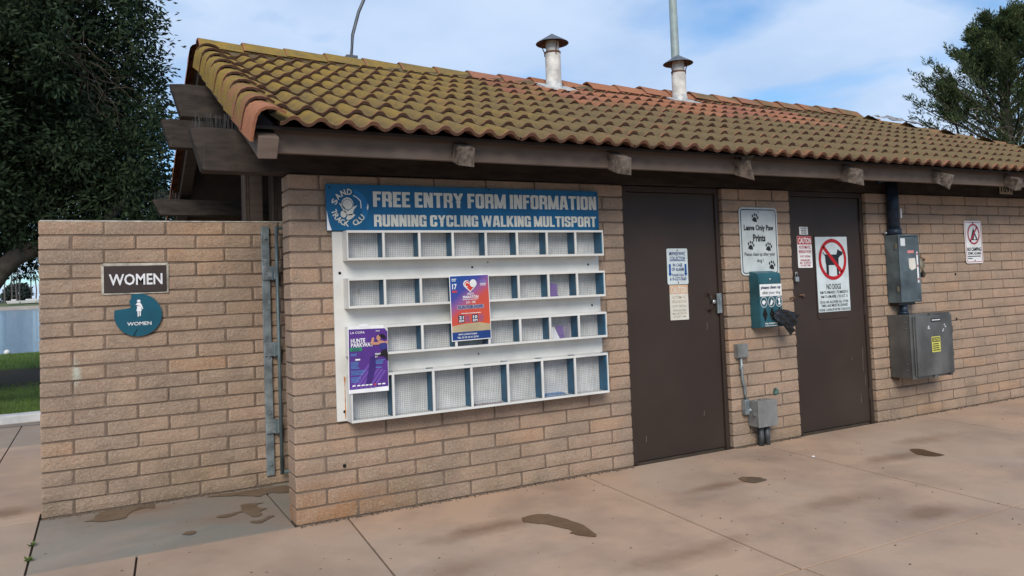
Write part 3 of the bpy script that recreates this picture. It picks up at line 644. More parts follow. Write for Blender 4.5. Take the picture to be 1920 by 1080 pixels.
# ------------------------------------------------------------------ printed signs
def glyphs(s, bold=0., sp=1.):
    cu = bpy.data.curves.new('t', 'FONT'); cu.body = s; cu.size = 1; cu.offset = bold; cu.resolution_u = 2; cu.space_character = sp; cu.align_x = 'LEFT'
    o = bpy.data.objects.new('t', cu); col.objects.link(o); dg = bpy.context.evaluated_depsgraph_get(); dg.update()
    me = bpy.data.meshes.new_from_object(o.evaluated_get(dg)); bpy.data.objects.remove(o); bpy.data.curves.remove(cu)
    v = np.array([p.co[:] for p in me.vertices]); f = [tuple(p.vertices) for p in me.polygons]; bpy.data.meshes.remove(me); return v, f
def arc(cx, cz, rx, rz, a0, a1, n=24): return [(cx+rx*math.cos(a0+(a1-a0)*i/n), cz+rz*math.sin(a0+(a1-a0)*i/n)) for i in range(n+1)]
def rrect(w, h, r, n=5):
    if r <= 0: return [(-w/2, -h/2), (w/2, -h/2), (w/2, h/2), (-w/2, h/2)]
    P = []
    for cx, cz, a in ((w/2-r, -h/2+r, -90), (w/2-r, h/2-r, 0), (-w/2+r, h/2-r, 90), (-w/2+r, -h/2+r, 180)): P += arc(cx, cz, r, r, R(a), R(a+90), n)
    return P
def heavy(text, gap=.055):
    """heavy condensed capitals, drawn as runs of small quads"""
    N = 40; zz = (np.arange(N)+.5)/N; V = []; F = []; x0 = 0.
    def rnd(X, Z, a, b, c, d, r):
        qx = np.abs(X-(a+b)/2)-(b-a)/2+r; qz = np.abs(Z-(c+d)/2)-(d-c)/2+r; return np.hypot(np.maximum(qx, 0), np.maximum(qz, 0))+np.minimum(np.maximum(qx, qz), 0) < r
    def bar(X, Z, xa, xb, w): c = xa+(xb-xa)*Z; return np.abs(X-c) < w/2
    for ch in text:
        if ch == ' ': x0 += .20; continue
        w = {'I': .20, 'M': .70, 'W': .82, 'L': .42, 'F': .43, 'E': .44, 'T': .50, 'Y': .56, 'A': .58, 'K': .56}.get(ch, .52); s, t = .195, .165
        nx = int(w*N); X, Z = np.meshgrid((np.arange(nx)+.5)/nx*w, zz); B = np.zeros_like(X, bool); box = lambda a, b, c, d: (X > a) & (X < b) & (Z > c) & (Z < d)
        ring = rnd(X, Z, 0, w, 0, 1, .16) & ~rnd(X, Z, s, w-s, t, 1-t, .05)
        if ch == 'I': B |= True
        elif ch in 'LFETPRN': 
            if ch != 'T': B |= box(0, s, 0, 1)
            if ch == 'T': B |= box(w/2-s/2, w/2+s/2, 0, 1)
            if ch in 'FET': B |= box(0, w, 1-t, 1)
            if ch in 'LE': B |= box(0, w, 0, t)
            if ch in 'FE': B |= box(0, w*.9, .43, .59)
            if ch in 'PR': B |= rnd(X, Z, 0, w, .40, 1, .15) & ~rnd(X, Z, s, w-s, .40+t*.85, 1-t, .04)
            if ch == 'R': B |= box(w-s, w, 0, .38) | box(w-s-.06, w-.03, .34, .46)
            if ch == 'N': B |= box(w-s, w, 0, 1) | bar(X, Z, w-s*.62, s*.62, .2)
        elif ch in 'OCG':
            B |= ring
            if ch in 'CG': B &= ~box(w-s-.01, w+1, .40, .62)
            if ch == 'G': B |= box(w*.56, w, .36, .50) | box(w-s, w, 0, .4)
        elif ch == 'U': B |= (rnd(X, Z, 0, w, 0, 1.4, .16) & ~rnd(X, Z, s, w-s, t, 2, .05))
        elif ch == 'S': B |= ring & ~box(s, w+1, .36, .64) & ~box(-1, w-s, .36, .64) | (np.abs(Z-(.5+.30*(w/2-X)/w)) < .105); B &= ~(box(w-s-.01, w+1, .56, .66) | box(-1, s+.01, .34, .44))
        elif ch == 'A': B |= bar(X, Z, .10, w/2-.07, .20) | bar(X, Z, w-.10, w/2+.07, .20) | box(w*.25, w*.75, .18, .32)
        elif ch == 'Y': B |= box(w/2-s/2, w/2+s/2, 0, .45) | (bar(X, Z, w/2+.20, .10-.02, .2) | bar(X, Z, w/2-.20, w-.08, .2)) & (Z > .36)
        elif ch == 'K': B |= box(0, s, 0, 1) | (bar(X, Z, .02, w-.10, .21) & (Z > .42)) | (bar(X, Z, w-.10, .06, .21) & (Z <= .56)); B &= ~((X < s*.0))
        elif ch == 'M': B |= box(0, .17, 0, 1) | box(w-.17, w, 0, 1) | (bar(X, Z, w/2, .10, .19) | bar(X, Z, w/2, w-.10, .19)) & (Z > .02)
        elif ch == 'W': B |= bar(X, Z, .22, .09, .17) | bar(X, Z, .22, w/2, .15) | bar(X, Z, w-.22, w/2, .15) | bar(X, Z, w-.22, w-.09, .17)
        for r in range(N):
            c = 0
            while c < nx:
                if B[r, c]:
                    e = c
                    while e < nx and B[r, e]: e += 1
                    k = len(V); V += [(x0+c/nx*w, r/N, 0), (x0+e/nx*w, r/N, 0), (x0+e/nx*w, (r+1)/N, 0), (x0+c/nx*w, (r+1)/N, 0)]; F.append((k, k+1, k+2, k+3)); c = e
                else: c += 1
        x0 += w+gap
    return np.array(V), F
class Sign:
    """a plate in its own xz plane facing -y; cx, cz its centre, y its front"""
    def __init__(s, name, label, cat, cx, cz, w, h, y, mat, r=0., t=.003, poly=None, tilt=0., group=None, bend=0.):
        P = poly or rrect(w, h, r); s.w, s.h, s.L = w, h, 0
        s.o = link_mesh(name, MB().prism(P, 0, t).mesh(name), mat); s.o.location = (cx, y, cz); s.o.rotation_euler = (0, tilt, 0); ORG[s.o] = Vector((0, 0, 0)); tag(s.o, label, cat, group)
    def put(s, name, vs, fs, mat, layer=1):
        me = bpy.data.meshes.new(name); me.from_pydata([(x, -.0011*layer, z) for x, z in vs], [], fs)
        bm = bmesh.new(); bm.from_mesh(me)
        for f in bm.faces:
            f.normal_update()
            if f.normal.y > 0: f.normal_flip()
        bm.to_mesh(me); bm.free(); return link_mesh(name, me, mat, s.o)
    def poly(s, pts, mat, name='printed_shape', layer=1): return s.put(name, pts, [tuple(range(len(pts)))], mat, layer)
    def rect(s, x0, x1, z0, z1, mat, name='printed_panel', layer=1): return s.poly([(x0, z0), (x1, z0), (x1, z1), (x0, z1)], mat, name, layer)
    def disc(s, cx, cz, rx, rz, mat, name='printed_disc', layer=1, n=28): return s.poly(arc(cx, cz, rx, rz, 0, 2*math.pi, n)[:-1], mat, name, layer)
    def ring(s, cx, cz, rx, rz, t, mat, name='printed_ring', layer=1, n=40, a0=0, a1=2*math.pi):
        A = arc(cx, cz, rx, rz, a0, a1, n); B = arc(cx, cz, rx-t, rz-t, a0, a1, n); k = n+1
        return s.put(name, A+B, [(i, i+1, k+i+1, k+i) for i in range(n)], mat, layer)
    def frame(s, w, h, r, t, mat, name='printed_border', layer=1):
        A = rrect(w, h, r); B = rrect(w-2*t, h-2*t, max(r-t, .001)); k = len(A)
        return s.put(name, A+B, [(i, (i+1) % k, k+(i+1) % k, k+i) for i in range(k)], mat, layer)
    def txt(s, text, cx, cz, w, h, mat, bold=.02, layer=2, rot=0., name='lettering', block=False):
        v, f = heavy(text) if block else glyphs(text, bold); lo, hi = v.min(0), v.max(0); q = (v-(lo+hi)/2)/(hi-lo+1e-9)*np.array([w, h, 1])
        c_, s_ = math.cos(rot), math.sin(rot)
        return s.put(name, [(cx+a*c_-b*s_, cz+a*s_+b*c_) for a, b, _ in q], f, mat, layer)
    def lines(s, x0, x1, z0, z1, n, mat, name='fine_print', layer=2, ragged=True):
        vs = []; fs = []; hgt = (z1-z0)/n
        for i in range(n):
            xe = x1-(x1-x0)*(random.random()*.3 if ragged else 0); z = z1-hgt*(i+.75); x = x0
            while x < xe:
                wl = random.uniform(.02, .07)*(x1-x0)*1.6; b = min(x+wl, xe); k = len(vs); vs += [(x, z), (b, z), (b, z+hgt*.5), (x, z+hgt*.5)]; fs.append((k, k+1, k+2, k+3)); x = b+.02*(x1-x0)
        return s.put(name, vs, fs, mat, layer)
    def bolt(s, x, z, r=.006, mat='hole'): return s.disc(x, z, r, r, mat, 'bolt_head', 3, 10)
random.seed(11)
# -- blue banner over the rack
b = Sign('banner_sign', 'long blue banner sign reading free entry form information', 'sign', 1.305, 2.016, 2.135, .305, -.036, 'sign_blue', t=.012)
b.txt('FREE ENTRY FORM INFORMATION', .148, .058, 1.80, .104, 'cream', block=True); b.txt('RUNNING CYCLING WALKING MULTISPORT', .146, -.086, 1.79, .080, 'cream', block=True)
lc = (-.915, -.002)
b.poly(arc(lc[0], lc[1], .130, .128, R(78), R(-38), 22)+arc(lc[0], lc[1], .088, .080, R(-30), R(60), 10), 'logo_blue', 'logo_patch', 1)
b.put('logo_line', [(-.885, .083), (-.862, .070), (-.835, .046), (-.832, -.006), (-.838, -.006), (-.842, .043), (-.864, .064), (-.888, .077)], [(0, 1, 6, 7), (1, 2, 5, 6), (2, 3, 4, 5)], 'print_white', 2)
for tx, a0, a1, flip, hh in (('SAND', 158, 88, False, .040), ('TRACK CLU', 196, 322, True, .038)):
    for i, ch in enumerate(tx):
        if ch == ' ': continue
        a = R(a0+(a1-a0)*i/(len(tx)-1)); rr = .105
        b.txt(ch, lc[0]+rr*math.cos(a), lc[1]+rr*math.sin(a), .030 if ch in 'LT' else .034, hh, 'cream', .03, 2, (a-math.pi/2) if not flip else (a+math.pi/2))
b.disc(lc[0]-.012, lc[1]+.026, .040, .042, 'cream', 'logo_head', 2); b.ring(lc[0]-.012, lc[1]+.020, .036, .036, .003, 'sign_blue', 'logo_outline', 3)
b.poly([(lc[0]-.070, lc[1]+.032), (lc[0]-.052, lc[1]+.024), (lc[0]-.012, lc[1]-.022), (lc[0]+.032, lc[1]+.010), (lc[0]+.055, lc[1]+.016), (lc[0]+.030, lc[1]-.014), (lc[0]+.020, lc[1]-.048), (lc[0]-.004, lc[1]-.052), (lc[0]-.036, lc[1]-.026), (lc[0]-.056, lc[1]+.008)], 'cream', 'logo_body', 2)
b.disc(lc[0]-.040, lc[1]-.042, .020, .024, 'cream', 'logo_shoe', 2); b.poly([(lc[0]-.024, lc[1]-.072), (lc[0]-.010, lc[1]-.046), (lc[0]+.024, lc[1]-.038), (lc[0]+.040, lc[1]-.050), (lc[0]+.014, lc[1]-.072), (lc[0]-.010, lc[1]-.082)], 'cream', 'logo_shoe', 2)
b.poly([(-1.066, -.02), (-1.052, -.10), (-1.036, -.1515), (-1.066, -.1515)], 'paper', 'peeled_corner', 2)
b.poly([(-.788, .030), (-.784, .002), (-.792, -.02), (-.797, .0)], 'print_white', 'peeled_spot', 3)
for x, z in ((-1.045, .13), (.12, .142), (1.05, .13), (1.05, -.14)): b.bolt(x, z)
# -- WOMEN plate and disc on the privacy wall
p = Sign('women_plate', 'dark brown plate with white routed women lettering set in pale mortar', 'sign', -.835, 1.614, .405, .190, 1.192, 'plate_brown', t=.02)
p.txt('WOMEN', .002, -.004, .348, .082, 'ltr_white', .02)
A = rrect(.438, .222, .012); B_ = rrect(.409, .194, .004); k = len(A)
mo = MB().add([(x-.835, 1.198, z+1.616) for x, z in A]+[(x-.835, 1.198, z+1.614) for x, z in B_]+[(x-.835, 1.215, z+1.616) for x, z in A], [(i, (i+1) % k, k+(i+1) % k, k+i) for i in range(k)]+[(i, 2*k+i, 2*k+(i+1) % k, (i+1) % k) for i in range(k)])
mo.build('mortar_surround', 'pale_mortar', pvw, jit=.003)
D = arc(0, 0, .155, .153, R(165), R(165+302), 46)+[(-.044, .122), (-.060, .096), (-.050, .086), (-.056, .072), (-.034, .064), (-.062, .050), (-.10, .046)]
ds = Sign('women_disc', 'broken round blue women disc with a white figure below the brown plate', 'sign', -.822, 1.353, .31, .31, 1.188, 'disc_blue', t=.012, poly=D)
ds.txt('WOMEN', .006, -.062, .158, .026, 'ltr_white', .015); ds.disc(.004, .100, .0115, .010, 'ltr_white', 'figure_head', 2)
ds.poly([(-.006, .088), (.014, .088), (.024, .070), (.032, .044), (.026, .040), (.018, .060), (.022, .028), (-.012, .028), (-.006, .058), (-.018, .076), (-.020, .068)], 'ltr_white', 'figure_body', 2)
ds.rect(-.005, .003, -.012, .028, 'ltr_white', 'figure_leg', 2); ds.rect(.008, .016, -.008, .028, 'ltr_white', 'figure_leg', 2)
ds.put('crack_line', [(-.01, -.10), (-.006, -.10), (-.030, -.148), (-.036, -.148)], [(0, 1, 2, 3)], 'hole', 2)
# -- first door notices
m = Sign('alarm_notice', 'white and blue alarm phone number notice on the first brown door', 'sign', 3.206, 1.567, .222, .300, .044, 'sign_pale', r=.012, tilt=.010)
m.txt('MWWD/WWC', 0, .107, .170, .032, 'navy', .02); m.txt('COLLECTION', 0, .068, .165, .030, 'navy', .02); m.rect(-.085, .085, .044, .050, 'navy', 'printed_rule')
m.txt('IN CASE', 0, .012, .100, .026, 'navy', .02); m.txt('OF ALARM', 0, -.024, .128, .028, 'navy', .02); m.txt('PLEASE CALL', 0, -.072, .130, .020, 'navy', .015); m.txt('619-527-7660', 0, -.104, .175, .028, 'navy', .015)
for sx in (-.084, .084): m.poly([(sx-.010, .020), (sx+.010, .020), (sx+.010, -.058), (sx+.018, -.058), (sx, -.084), (sx-.018, -.058), (sx-.010, -.058)], 'arrow_blue', 'printed_arrow', 2)
m.bolt(0, .136); m.bolt(0, -.136)
o = Sign('faded_caution_notice', 'sun faded caution notice under the blue alarm notice', 'sign', 3.207, 1.266, .196, .292, .045, 'faded', tilt=.012)
o.rect(-.097, .097, .072, .145, 'faded_orange', layer=1); o.txt('CAUTION', 0, .104, .176, .056, 'faded', .03)
for i, (s_, w_, z_) in enumerate((('AUTOMATIC', .15, .044), ('IRRIGATION', .155, .008), ('DUST TESTING', .15, -.030), ('SPRINKLERS', .14, -.066), ('MAY ACTIVATE', .15, -.092), ('AT ANY TIME', .14, -.118))): o.txt(s_, 0, z_, w_, .024 if i < 2 else .017, 'faded_text', .005)
# -- paw sign
w = Sign('paw_print_sign', 'pale grey sign asking to leave only paw prints', 'sign', 4.103, 1.768, .462, .600, -.010, 'sign_grey', r=.040, tilt=.006)
w.frame(.430, .568, .030, .008, 'print_black'); w.txt('Leave Only Paw', .0, .114, .360, .066, 'print_black', .034); w.txt('Prints', .0, .030, .150, .066, 'print_black', .034)
w.txt('Please clean up after your', .0, -.118, .370, .040, 'print_black', .008); w.txt('dog !', .0, -.174, .080, .040, 'print_black', .008)
for px, pz, a in ((-.042, .205, -.25), (-.105, -.040, -.2), (.110, -.052, -.2), (.140, -.216, -.2)):
    ca, sa = math.cos(a), math.sin(a); T = lambda x, z: (px+x*ca-z*sa, pz+x*sa+z*ca)
    w.poly([T(x, z) for x, z in ((-.030, -.030), (-.012, -.030), (0, -.036), (.012, -.030), (.030, -.030), (.024, -.006), (.010, .008), (-.010, .008), (-.024, -.006))], 'print_black', 'paw_pad', 2)
    for tx, tz in ((-.032, .012), (-.012, .030), (.012, .030), (.032, .012)): cc = T(tx, tz); w.disc(cc[0], cc[1], .0085, .014, 'print_black', 'paw_toe', 2, 12)
w.bolt(0, .262)
# -- second door notices
Sg = Sign('meter_room_label', 'tiny white meter room label above the red caution notice', 'sign', 4.735, 1.866, .112, .072, .046, 'print_white', tilt=.01)
for i, s_ in enumerate(('ELECTRIC', 'METER', 'ROOM')): Sg.txt(s_, 0, .022-.022*i, .085-.018*(i > 0), .014, 'print_black', .02)
c2 = Sign('red_caution_notice', 'red and white irrigation caution notice on the second brown door', 'sign', 4.735, 1.668, .190, .296, .045, 'print_white', r=.008, tilt=.010)
c2.rect(-.093, .093, .070, .146, 'red'); c2.txt('CAUTION', .002, .106, .165, .056, 'print_white', .03)
for i, (s_, w_, z_) in enumerate((('AUTOMATIC', .155, .044), ('IRRIGATION', .160, .004), ('DUST TESTING', .14, -.042), ('SPRINKLERS', .13, -.078), ('MAY ACTIVATE', .145, -.102), ('AT ANY TIME', .13, -.126))): c2.txt(s_, 0, z_, w_, .030 if i < 2 else .018, 'pink_red', .015)
MB().prism([(x+5.092, z+1.43) for x, z in rrect(.46, .80, .035)], .0440, .0485).build('sign_backing', 'door', d2, bevel=.001)
nd = Sign('no_dogs_sign', 'white no dogs sign with red circle and black dog silhouette', 'sign', 5.094, 1.452, .440, .710, .0405, 'sign_pale', r=.004)
nd.poly([(x*1.0, z) for x, z in ((-.125, .215), (-.104, .190), (-.060, .186), (.060, .186), (.074, .220), (.084, .240), (.094, .228), (.150, .206), (.140, .180), (.112, .172), (.088, .150), (.086, .110), (.084, -.004), (.078, -.014), (.062, -.014), (.056, -.004), (.054, .086), (-.054, .086), (-.056, -.004), (-.062, -.014), (-.080, -.014), (-.086, -.004), (-.088, .086), (-.096, .120), (-.096, .170), (-.130, .205))], 'print_black', 'dog_silhouette', 2)
nd.ring(.004, .140, .192, .196, .033, 'red', layer=3); a = R(-45); nd.put('printed_bar', [(-.135+.004, .140+.110), (-.110+.004, .140+.135), (.138, .140-.110), (.112, .140-.137)], [(0, 1, 2, 3)], 'red', 3)
nd.txt('NO DOGS', .0, -.118, .200, .052, 'print_black', .012); nd.txt('9AM TO 4PM-NOV. 1 TO MARCH 31', .0, -.172, .385, .028, 'print_black', .012); nd.txt('9AM TO 6PM-APRIL 1 TO OCT. 31', .0, -.212, .370, .028, 'print_black', .012)
nd.txt('DOGS ARE ALLOWED ALL OTHER', .0, -.262, .390, .026, 'print_black', .01); nd.txt('TIMES AND MUST BE LEASHED', .0, -.296, .370, .026, 'print_black', .01); nd.txt('PLEASE CLEAN UP AFTER YOUR DOG', .0, -.335, .425, .024, 'print_black', .01)
nd.rect(-.218, .218, -.2385, -.2365, 'sign_grey', 'seam_line'); nd.bolt(.0, .330, .006)
# -- no camping and the number plate
nc = Sign('no_camping_sign', 'white no camping sign with red border on the right wall', 'sign', 7.276, 1.738, .310, .460, -.012, 'print_white', r=.030)
nc.frame(.286, .436, .022, .007, 'pink_red'); nc.poly([(-.062, .020), (.002, .150), (.074, .020), (.050, .020), (.020, .080), (-.006, .020)], 'print_black', 'tent_shape', 2); nc.poly([(-.004, .020), (.074, .020), (.074, .028), (-.004, .028)], 'print_black', 'tent_shape', 2)
for sx in (-1, 1): nc.put('tent_pole', [(.0, .146), (.004*sx+.003, .146), (.016*sx+.002, .172), (.016*sx, .172)], [(0, 1, 2, 3)], 'print_black', 2)
nc.ring(.002, .086, .108, .112, .018, 'pink_red', layer=3); nc.put('printed_bar', [(-.075, .010), (-.058, -.002), (.080, .160), (.063, .172)], [(0, 1, 2, 3)], 'pink_red', 3)
nc.txt('NO CAMPING', .0, -.078, .250, .040, 'print_black', .025); nc.txt('SDMC 63.0404', .0, -.122, .235, .030, 'print_black', .02); nc.lines(-.12, .12, -.165, -.143, 1, 'print_black'); nc.lines(-.12, -.04, -.187, -.166, 1, 'print_black', ragged=False)
nc.bolt(0, .205, .008); nc.bolt(0, -.200, .008)
pn = Sign('number_plate', 'small cream number plate on the dark beam at the right', 'sign', 7.985, 2.328, .250, .105, .008, 'plate_cream', tilt=.01)
pn.txt('1091', 0, 0, .205, .070, 'print_black', .03)

# ------------------------------------------------------------------ brochure rack
rk = empty('brochure_rack', (1.32, 0, .62), 'white painted wooden brochure rack with four rows of wire fronted bins', 'rack')
MB().box(.275, 2.365, -.022, -.004, .624, 1.858).build('back_board', 'white', rk, bevel=.002)
D8 = [.340, .586, .838, 1.084, 1.338, 1.588, 1.838, 2.088, 2.340]; D7 = [.340, .622, .906, 1.190, 1.474, 1.756, 2.038, 2.336]
for ri, (z0, z1, dv) in enumerate(((1.662, 1.857, D8), (1.352, 1.548, D8), (1.042, 1.234, D8), (.622, .922, D7))):
    pm = 'chipped' if ri >= 2 else 'white'; F_, K_ = -.134, -.0235      # front and back of the bins
    fr = MB(); x0, x1 = dv[0], dv[-1]; e = .016
    fr.box(x0, x1, F_, F_+.012, z1-e, z1); fr.box(x0, x1, F_, F_+.012, z0, z0+e)
    for x in dv: fr.box(max(x-e/2, x0), min(x+e/2, x1), F_, F_+.012, z0+e, z1-e)
    bn = fr.build('bin_row', pm, rk, bevel=.0015)
    MB().box(x0, x1, F_+.0125, K_, z0, z0+.012).build('bin_floor', pm, bn); MB().box(x0, x1, F_+.0125, K_, z1-.010, z1).build('bin_top', pm, bn)
    MB().box(x0, x0+.012, F_+.0125, K_, z0+.0125, z1-.0105).build('bin_side', pm, bn); MB().box(x1-.012, x1, F_+.0125, K_, z0+.0125, z1-.0105).box(x1-.0145, x1-.0122, F_+.0127, K_-.0004, z0+.0127, z1-.0107).build('bin_side', 'rack_blue', bn)
    MB().box(x0+.0125, x1-.015, K_+.0, K_+.0008, z0+.0125, z1-.0105).build('bin_back', 'rack_back', bn)
    for x in dv[1:-1]: MB().box(x-.005, x+.005, F_+.0125, K_-.001, z0+.0125, z1-.0105).build('divider', 'rack_blue', bn)
    wm = MB(); hw = .0005; nx_ = int((x1-x0-.03)/.0127); nz_ = int((z1-z0-.02)/.0127); yw = F_+.0136
    for i in range(nx_):
        x = x0+.016+i*.0127+.0015*math.sin(i*1.7); wm.box(x-hw, x+hw, yw-hw, yw+hw, z0+.012, z1-.012)
    for i in range(1, nz_):
        z = z0+.010+i*.0127; wm.box(x0+.012, x1-.012, yw+hw, yw+3*hw, z-hw, z+hw)
    tag(wm.build('wire_mesh', 'wire', bn), kind='stuff')
    if ri == 3:
        for x in dv[1:]: MB().box(x-.035, x+.008, F_+.02, F_+.05, z1+.0005, z1+.006).build('strap', 'galv', bn, bevel=.002)
MB().prism([(.327, .640), (.333, .640), (.3325, .86), (.337, .905), (.324, .915), (.329, .85)], -.0240, -.0228).build('rust_stain', plain('rust_bleed', (.42, .17, .04), .8, var=.3, scale=40), rk)
for x, z, r_ in ((.318, 1.585, .010), (1.275, 1.602, .008), (1.40, 1.635, .005), (2.265, 1.600, .008), (2.285, 1.285, .008), (.325, .685, .010), (1.30, .985, .006)): MB().tube([(x, -.0235, z), (x, -.021, z)], r_, 12).build('bolt_hole', 'hole', rk)
def leaflets(name, label, x0, x1, z0, n, hgt, cols, flat=False):
    e_ = empty(name, (x0, -.06, z0), label, 'brochures')
    for i in range(n*(1 if flat else 2)):
        if flat: MB().box(x0+random.uniform(0, .03), x1-random.uniform(0, .03), -.115+random.uniform(0, .02), -.04, z0+.0022*i, z0+.0022*i+.0018).build('leaflet', cols[i % len(cols)], e_)
        else:
            a = x0+(x1-x0-.065)*random.random(); y = -.100+.008*i; tl = random.uniform(-.03, .03); zz = z0+random.uniform(-.03, .02)
            MB().hexa([(a, y, z0), (a+.062, y, z0), (a+.062, y+.001, z0), (a, y+.001, z0), (a+tl, y+.03, zz+hgt), (a+.062+tl, y+.03, zz+hgt-.01), (a+.062+tl, y+.031, zz+hgt-.01), (a+tl, y+.031, zz+hgt)]).build('leaflet', cols[i % len(cols)], e_)
leaflets('brochure_stack', 'few small purple leaflets standing in the second row bin', 1.853, 1.955, 1.3645, 3, .085, ['lilac', 'brochure', 'violet'])
leaflets('brochure_stack', 'untidy pile of purple and white leaflets in the third row bin', 1.853, 2.06, 1.0545, 8, .095, ['paper', 'lilac', 'brochure', 'paper', 'violet'])
leaflets('brochure_stack', 'flat pile of leaflets lying in the middle bottom bin', 1.21, 1.44, .6345, 7, .0, ['paper', 'pink', 'brochure'], True)
leaflets('brochure_stack', 'flat stack of white leaflets lying in the bottom bin second from right', 1.775, 1.98, .6345, 9, .0, ['paper', 'sticker', 'text_blue'], True)
# -- posters on the rack
random.seed(21)
def grad_mat():
    t = NT('sunset_print'); tcn = t.n('ShaderNodeTexCoord'); sp = t.n('ShaderNodeSeparateXYZ'); t.l(tcn.outputs['Object'], sp.inputs[0])
    v = t.math('ADD', t.math('MULTIPLY', sp.outputs['Z'], -2.2), t.math('MULTIPLY', sp.outputs['X'], 1.5)); v = t.math('ADD', v, .5)
    v = t.math('ADD', v, t.math('MULTIPLY', t.noise(6, 3, vec=tcn.outputs['Object']), .12))
    return t.out(t.ramp(v, [(.02, (.012, .060, .26)), (.22, (.05, .055, .28)), (.36, (.24, .09, .26)), (.52, (.50, .07, .050)), (1., (.56, .075, .025))]), .4, spec=.4)
M['sunset'] = grad_mat()
q = Sign('marathon_poster', 'blue and red run for hope marathon poster taped over the rack', 'poster', 1.196, 1.321, .302, .452, -.1395, 'paper', t=.0008, tilt=-.012)
q.rect(-.146, .146, -.165, .220, 'sunset'); q.rect(-.146, .146, -.220, -.165, 'navy', 'printed_panel'); q.poly([(-.146, -.165), (.146, -.165), (.146, -.122), (.06, -.106), (-.05, -.110), (-.146, -.122)], 'sand', 'printed_field', 2)
HS = [(.016*math.sin(t)**3*5.2, (.013*math.cos(t)-.005*math.cos(2*t)-.002*math.cos(3*t)-.001*math.cos(4*t))*4.6) for t in np.linspace(0, 2*math.pi, 36)[:-1]]
q.poly([(x*.62+.003, z*.66+.152) for x, z in HS], 'print_white', 'heart_shape', 2); q.poly([(x*.52+.003, z*.55+.153) for x, z in HS], 'heart', 'heart_shape', 3); q.disc(.026, .166, .026, .027, 'print_white', 'heart_disc', 4)
q.ring(-.020, .158, .016, .018, .005, 'print_white', 'heart_curl', 4, a0=R(20), a1=R(290)); 
q.txt('17', -.115, .148, .034, .038, 'print_white', .03); q.lines(-.134, -.098, .182, .205, 2, 'print_white'); q.rect(-.134, -.098, .108, .120, 'heart', layer=2); q.lines(.080, .128, .146, .166, 2, 'print_white'); q.ring(.104, .175, .020, .012, .004, 'text_blue', layer=2)
q.txt('MEDIO', .004, .094, .050, .014, 'print_white', .02); q.txt('MARATÓN', .004, .075, .118, .024, 'print_white', .03); q.lines(-.058, .062, .052, .060, 1, 'print_white', ragged=False); q.txt('21K - 10K', .004, .036, .074, .017, 'print_white', .02)
q.rect(-.100, .102, -.010, .018, 'brochure', layer=2); q.txt('RUN FOR HOPE', .0, .004, .188, .022, 'navy', .03, 3); q.lines(-.072, .076, -.044, -.034, 1, 'print_white', ragged=False)
for x, n_ in ((-.074, '21'), (.030, '10')):
    q.rect(x-.023, x+.023, -.102, -.050, 'navy2', layer=3); q.txt(n_, x, -.066, .034, .021, 'print_white', .03, 4); q.txt('KM', x, -.090, .034, .018, 'print_white', .03, 4); q.lines(x+.030, x+.070, -.100, -.052, 5, 'lilac', layer=3)
q.txt('INFO: JORGE ROJAS', -.030, -.183, .140, .013, 'print_white', .02); q.txt('TEL: 52 55 52 51 23 54', -.030, -.203, .160, .012, 'print_white', .02)
u = Sign('race_poster', 'purple parkway race poster with a running woman hung at lower left of the rack', 'poster', .457, 1.024, .266, .428, -.1395, 'paper', t=.0008, tilt=.012,
         poly=[(-.133, -.214), (.133, -.214), (.133, .176), (.124, .180), (.116, .196), (.108, .198), (.104, .214), (-.133, .214)])
u.poly([(-.128, -.190), (.130, -.184), (.130, .172), (.122, .178), (.114, .192), (-.128, .194)], 'purple')
for i in range(6): u.put('printed_wave', [(-.128+.03*i, -.188), (-.11+.03*i, -.188), (.02+.02*i, -.03-.01*i), (.0+.02*i, -.03-.01*i)], [(0, 1, 2, 3)], 'violet', 2)
u.poly([(-.02, -.16), (.0, -.06), (.012, .01), (.045, .022), (.05, -.05), (.03, -.12), (.012, -.17)], 'deep_purple', 'printed_shadow', 3)
u.txt('LA COPA', -.070, .172, .095, .014, 'print_white', .01, 3); u.txt('PWY', .066, .176, .028, .009, 'print_white', .02, 3)
u.txt('HUNTE', -.068, .120, .095, .028, 'print_white', .025, 3); u.txt('PARKWAY', -.040, .092, .150, .027, 'print_white', .025, 3); u.rect(-.122, -.044, .054, .076, 'green_tag', layer=4); u.txt('2026', -.084, .065, .050, .015, 'deep_purple', .02, 5)
u.lines(-.118, -.072, .022, .040, 2, 'text_blue', layer=3); u.rect(-.088, -.056, -.006, .004, 'print_white', layer=3); u.lines(-.118, -.060, -.060, -.012, 6, 'text_blue', layer=4); u.lines(-.118, -.010, -.100, -.068, 4, 'text_blue', layer=4); u.lines(-.118, -.050, -.146, -.110, 4, 'text_blue', layer=4)
# printed runner
u.poly([(.070, .150), (.084, .156), (.098, .154), (.110, .146), (.118, .132), (.112, .120), (.100, .128), (.086, .132), (.076, .140)], 'hair', 'printed_hair', 6); u.disc(.068, .132, .014, .019, 'skin', 'printed_face', 5, 16)
u.poly([(.066, .112), (.082, .116), (.112, .106), (.130, .110), (.130, .094), (.110, .090), (.070, .088), (.034, .088), (.018, .090), (.014, .098), (.024, .134), (.034, .138), (.040, .128), (.034, .106), (.060, .104)], 'skin', 'printed_arms', 5)
u.poly([(.072, .094), (.116, .100), (.124, .070), (.104, .052), (.078, .060)], 'cloth_blue', 'printed_top', 6); u.poly([(.094, .052), (.122, .056), (.130, .030), (.130, -.020), (.106, .010), (.060, .018), (.056, -.012), (.050, .018), (.080, .036)], 'hair', 'printed_leggings', 6)
u.txt('MAY', .062, .028, .038, .013, 'print_white', .03, 7); u.txt('17', .052, .010, .016, .012, 'print_white', .03, 7); u.lines(.046, .112, -.038, -.008, 4, 'text_blue', layer=7); u.lines(.046, .100, -.064, -.052, 1, 'text_blue', layer=7)
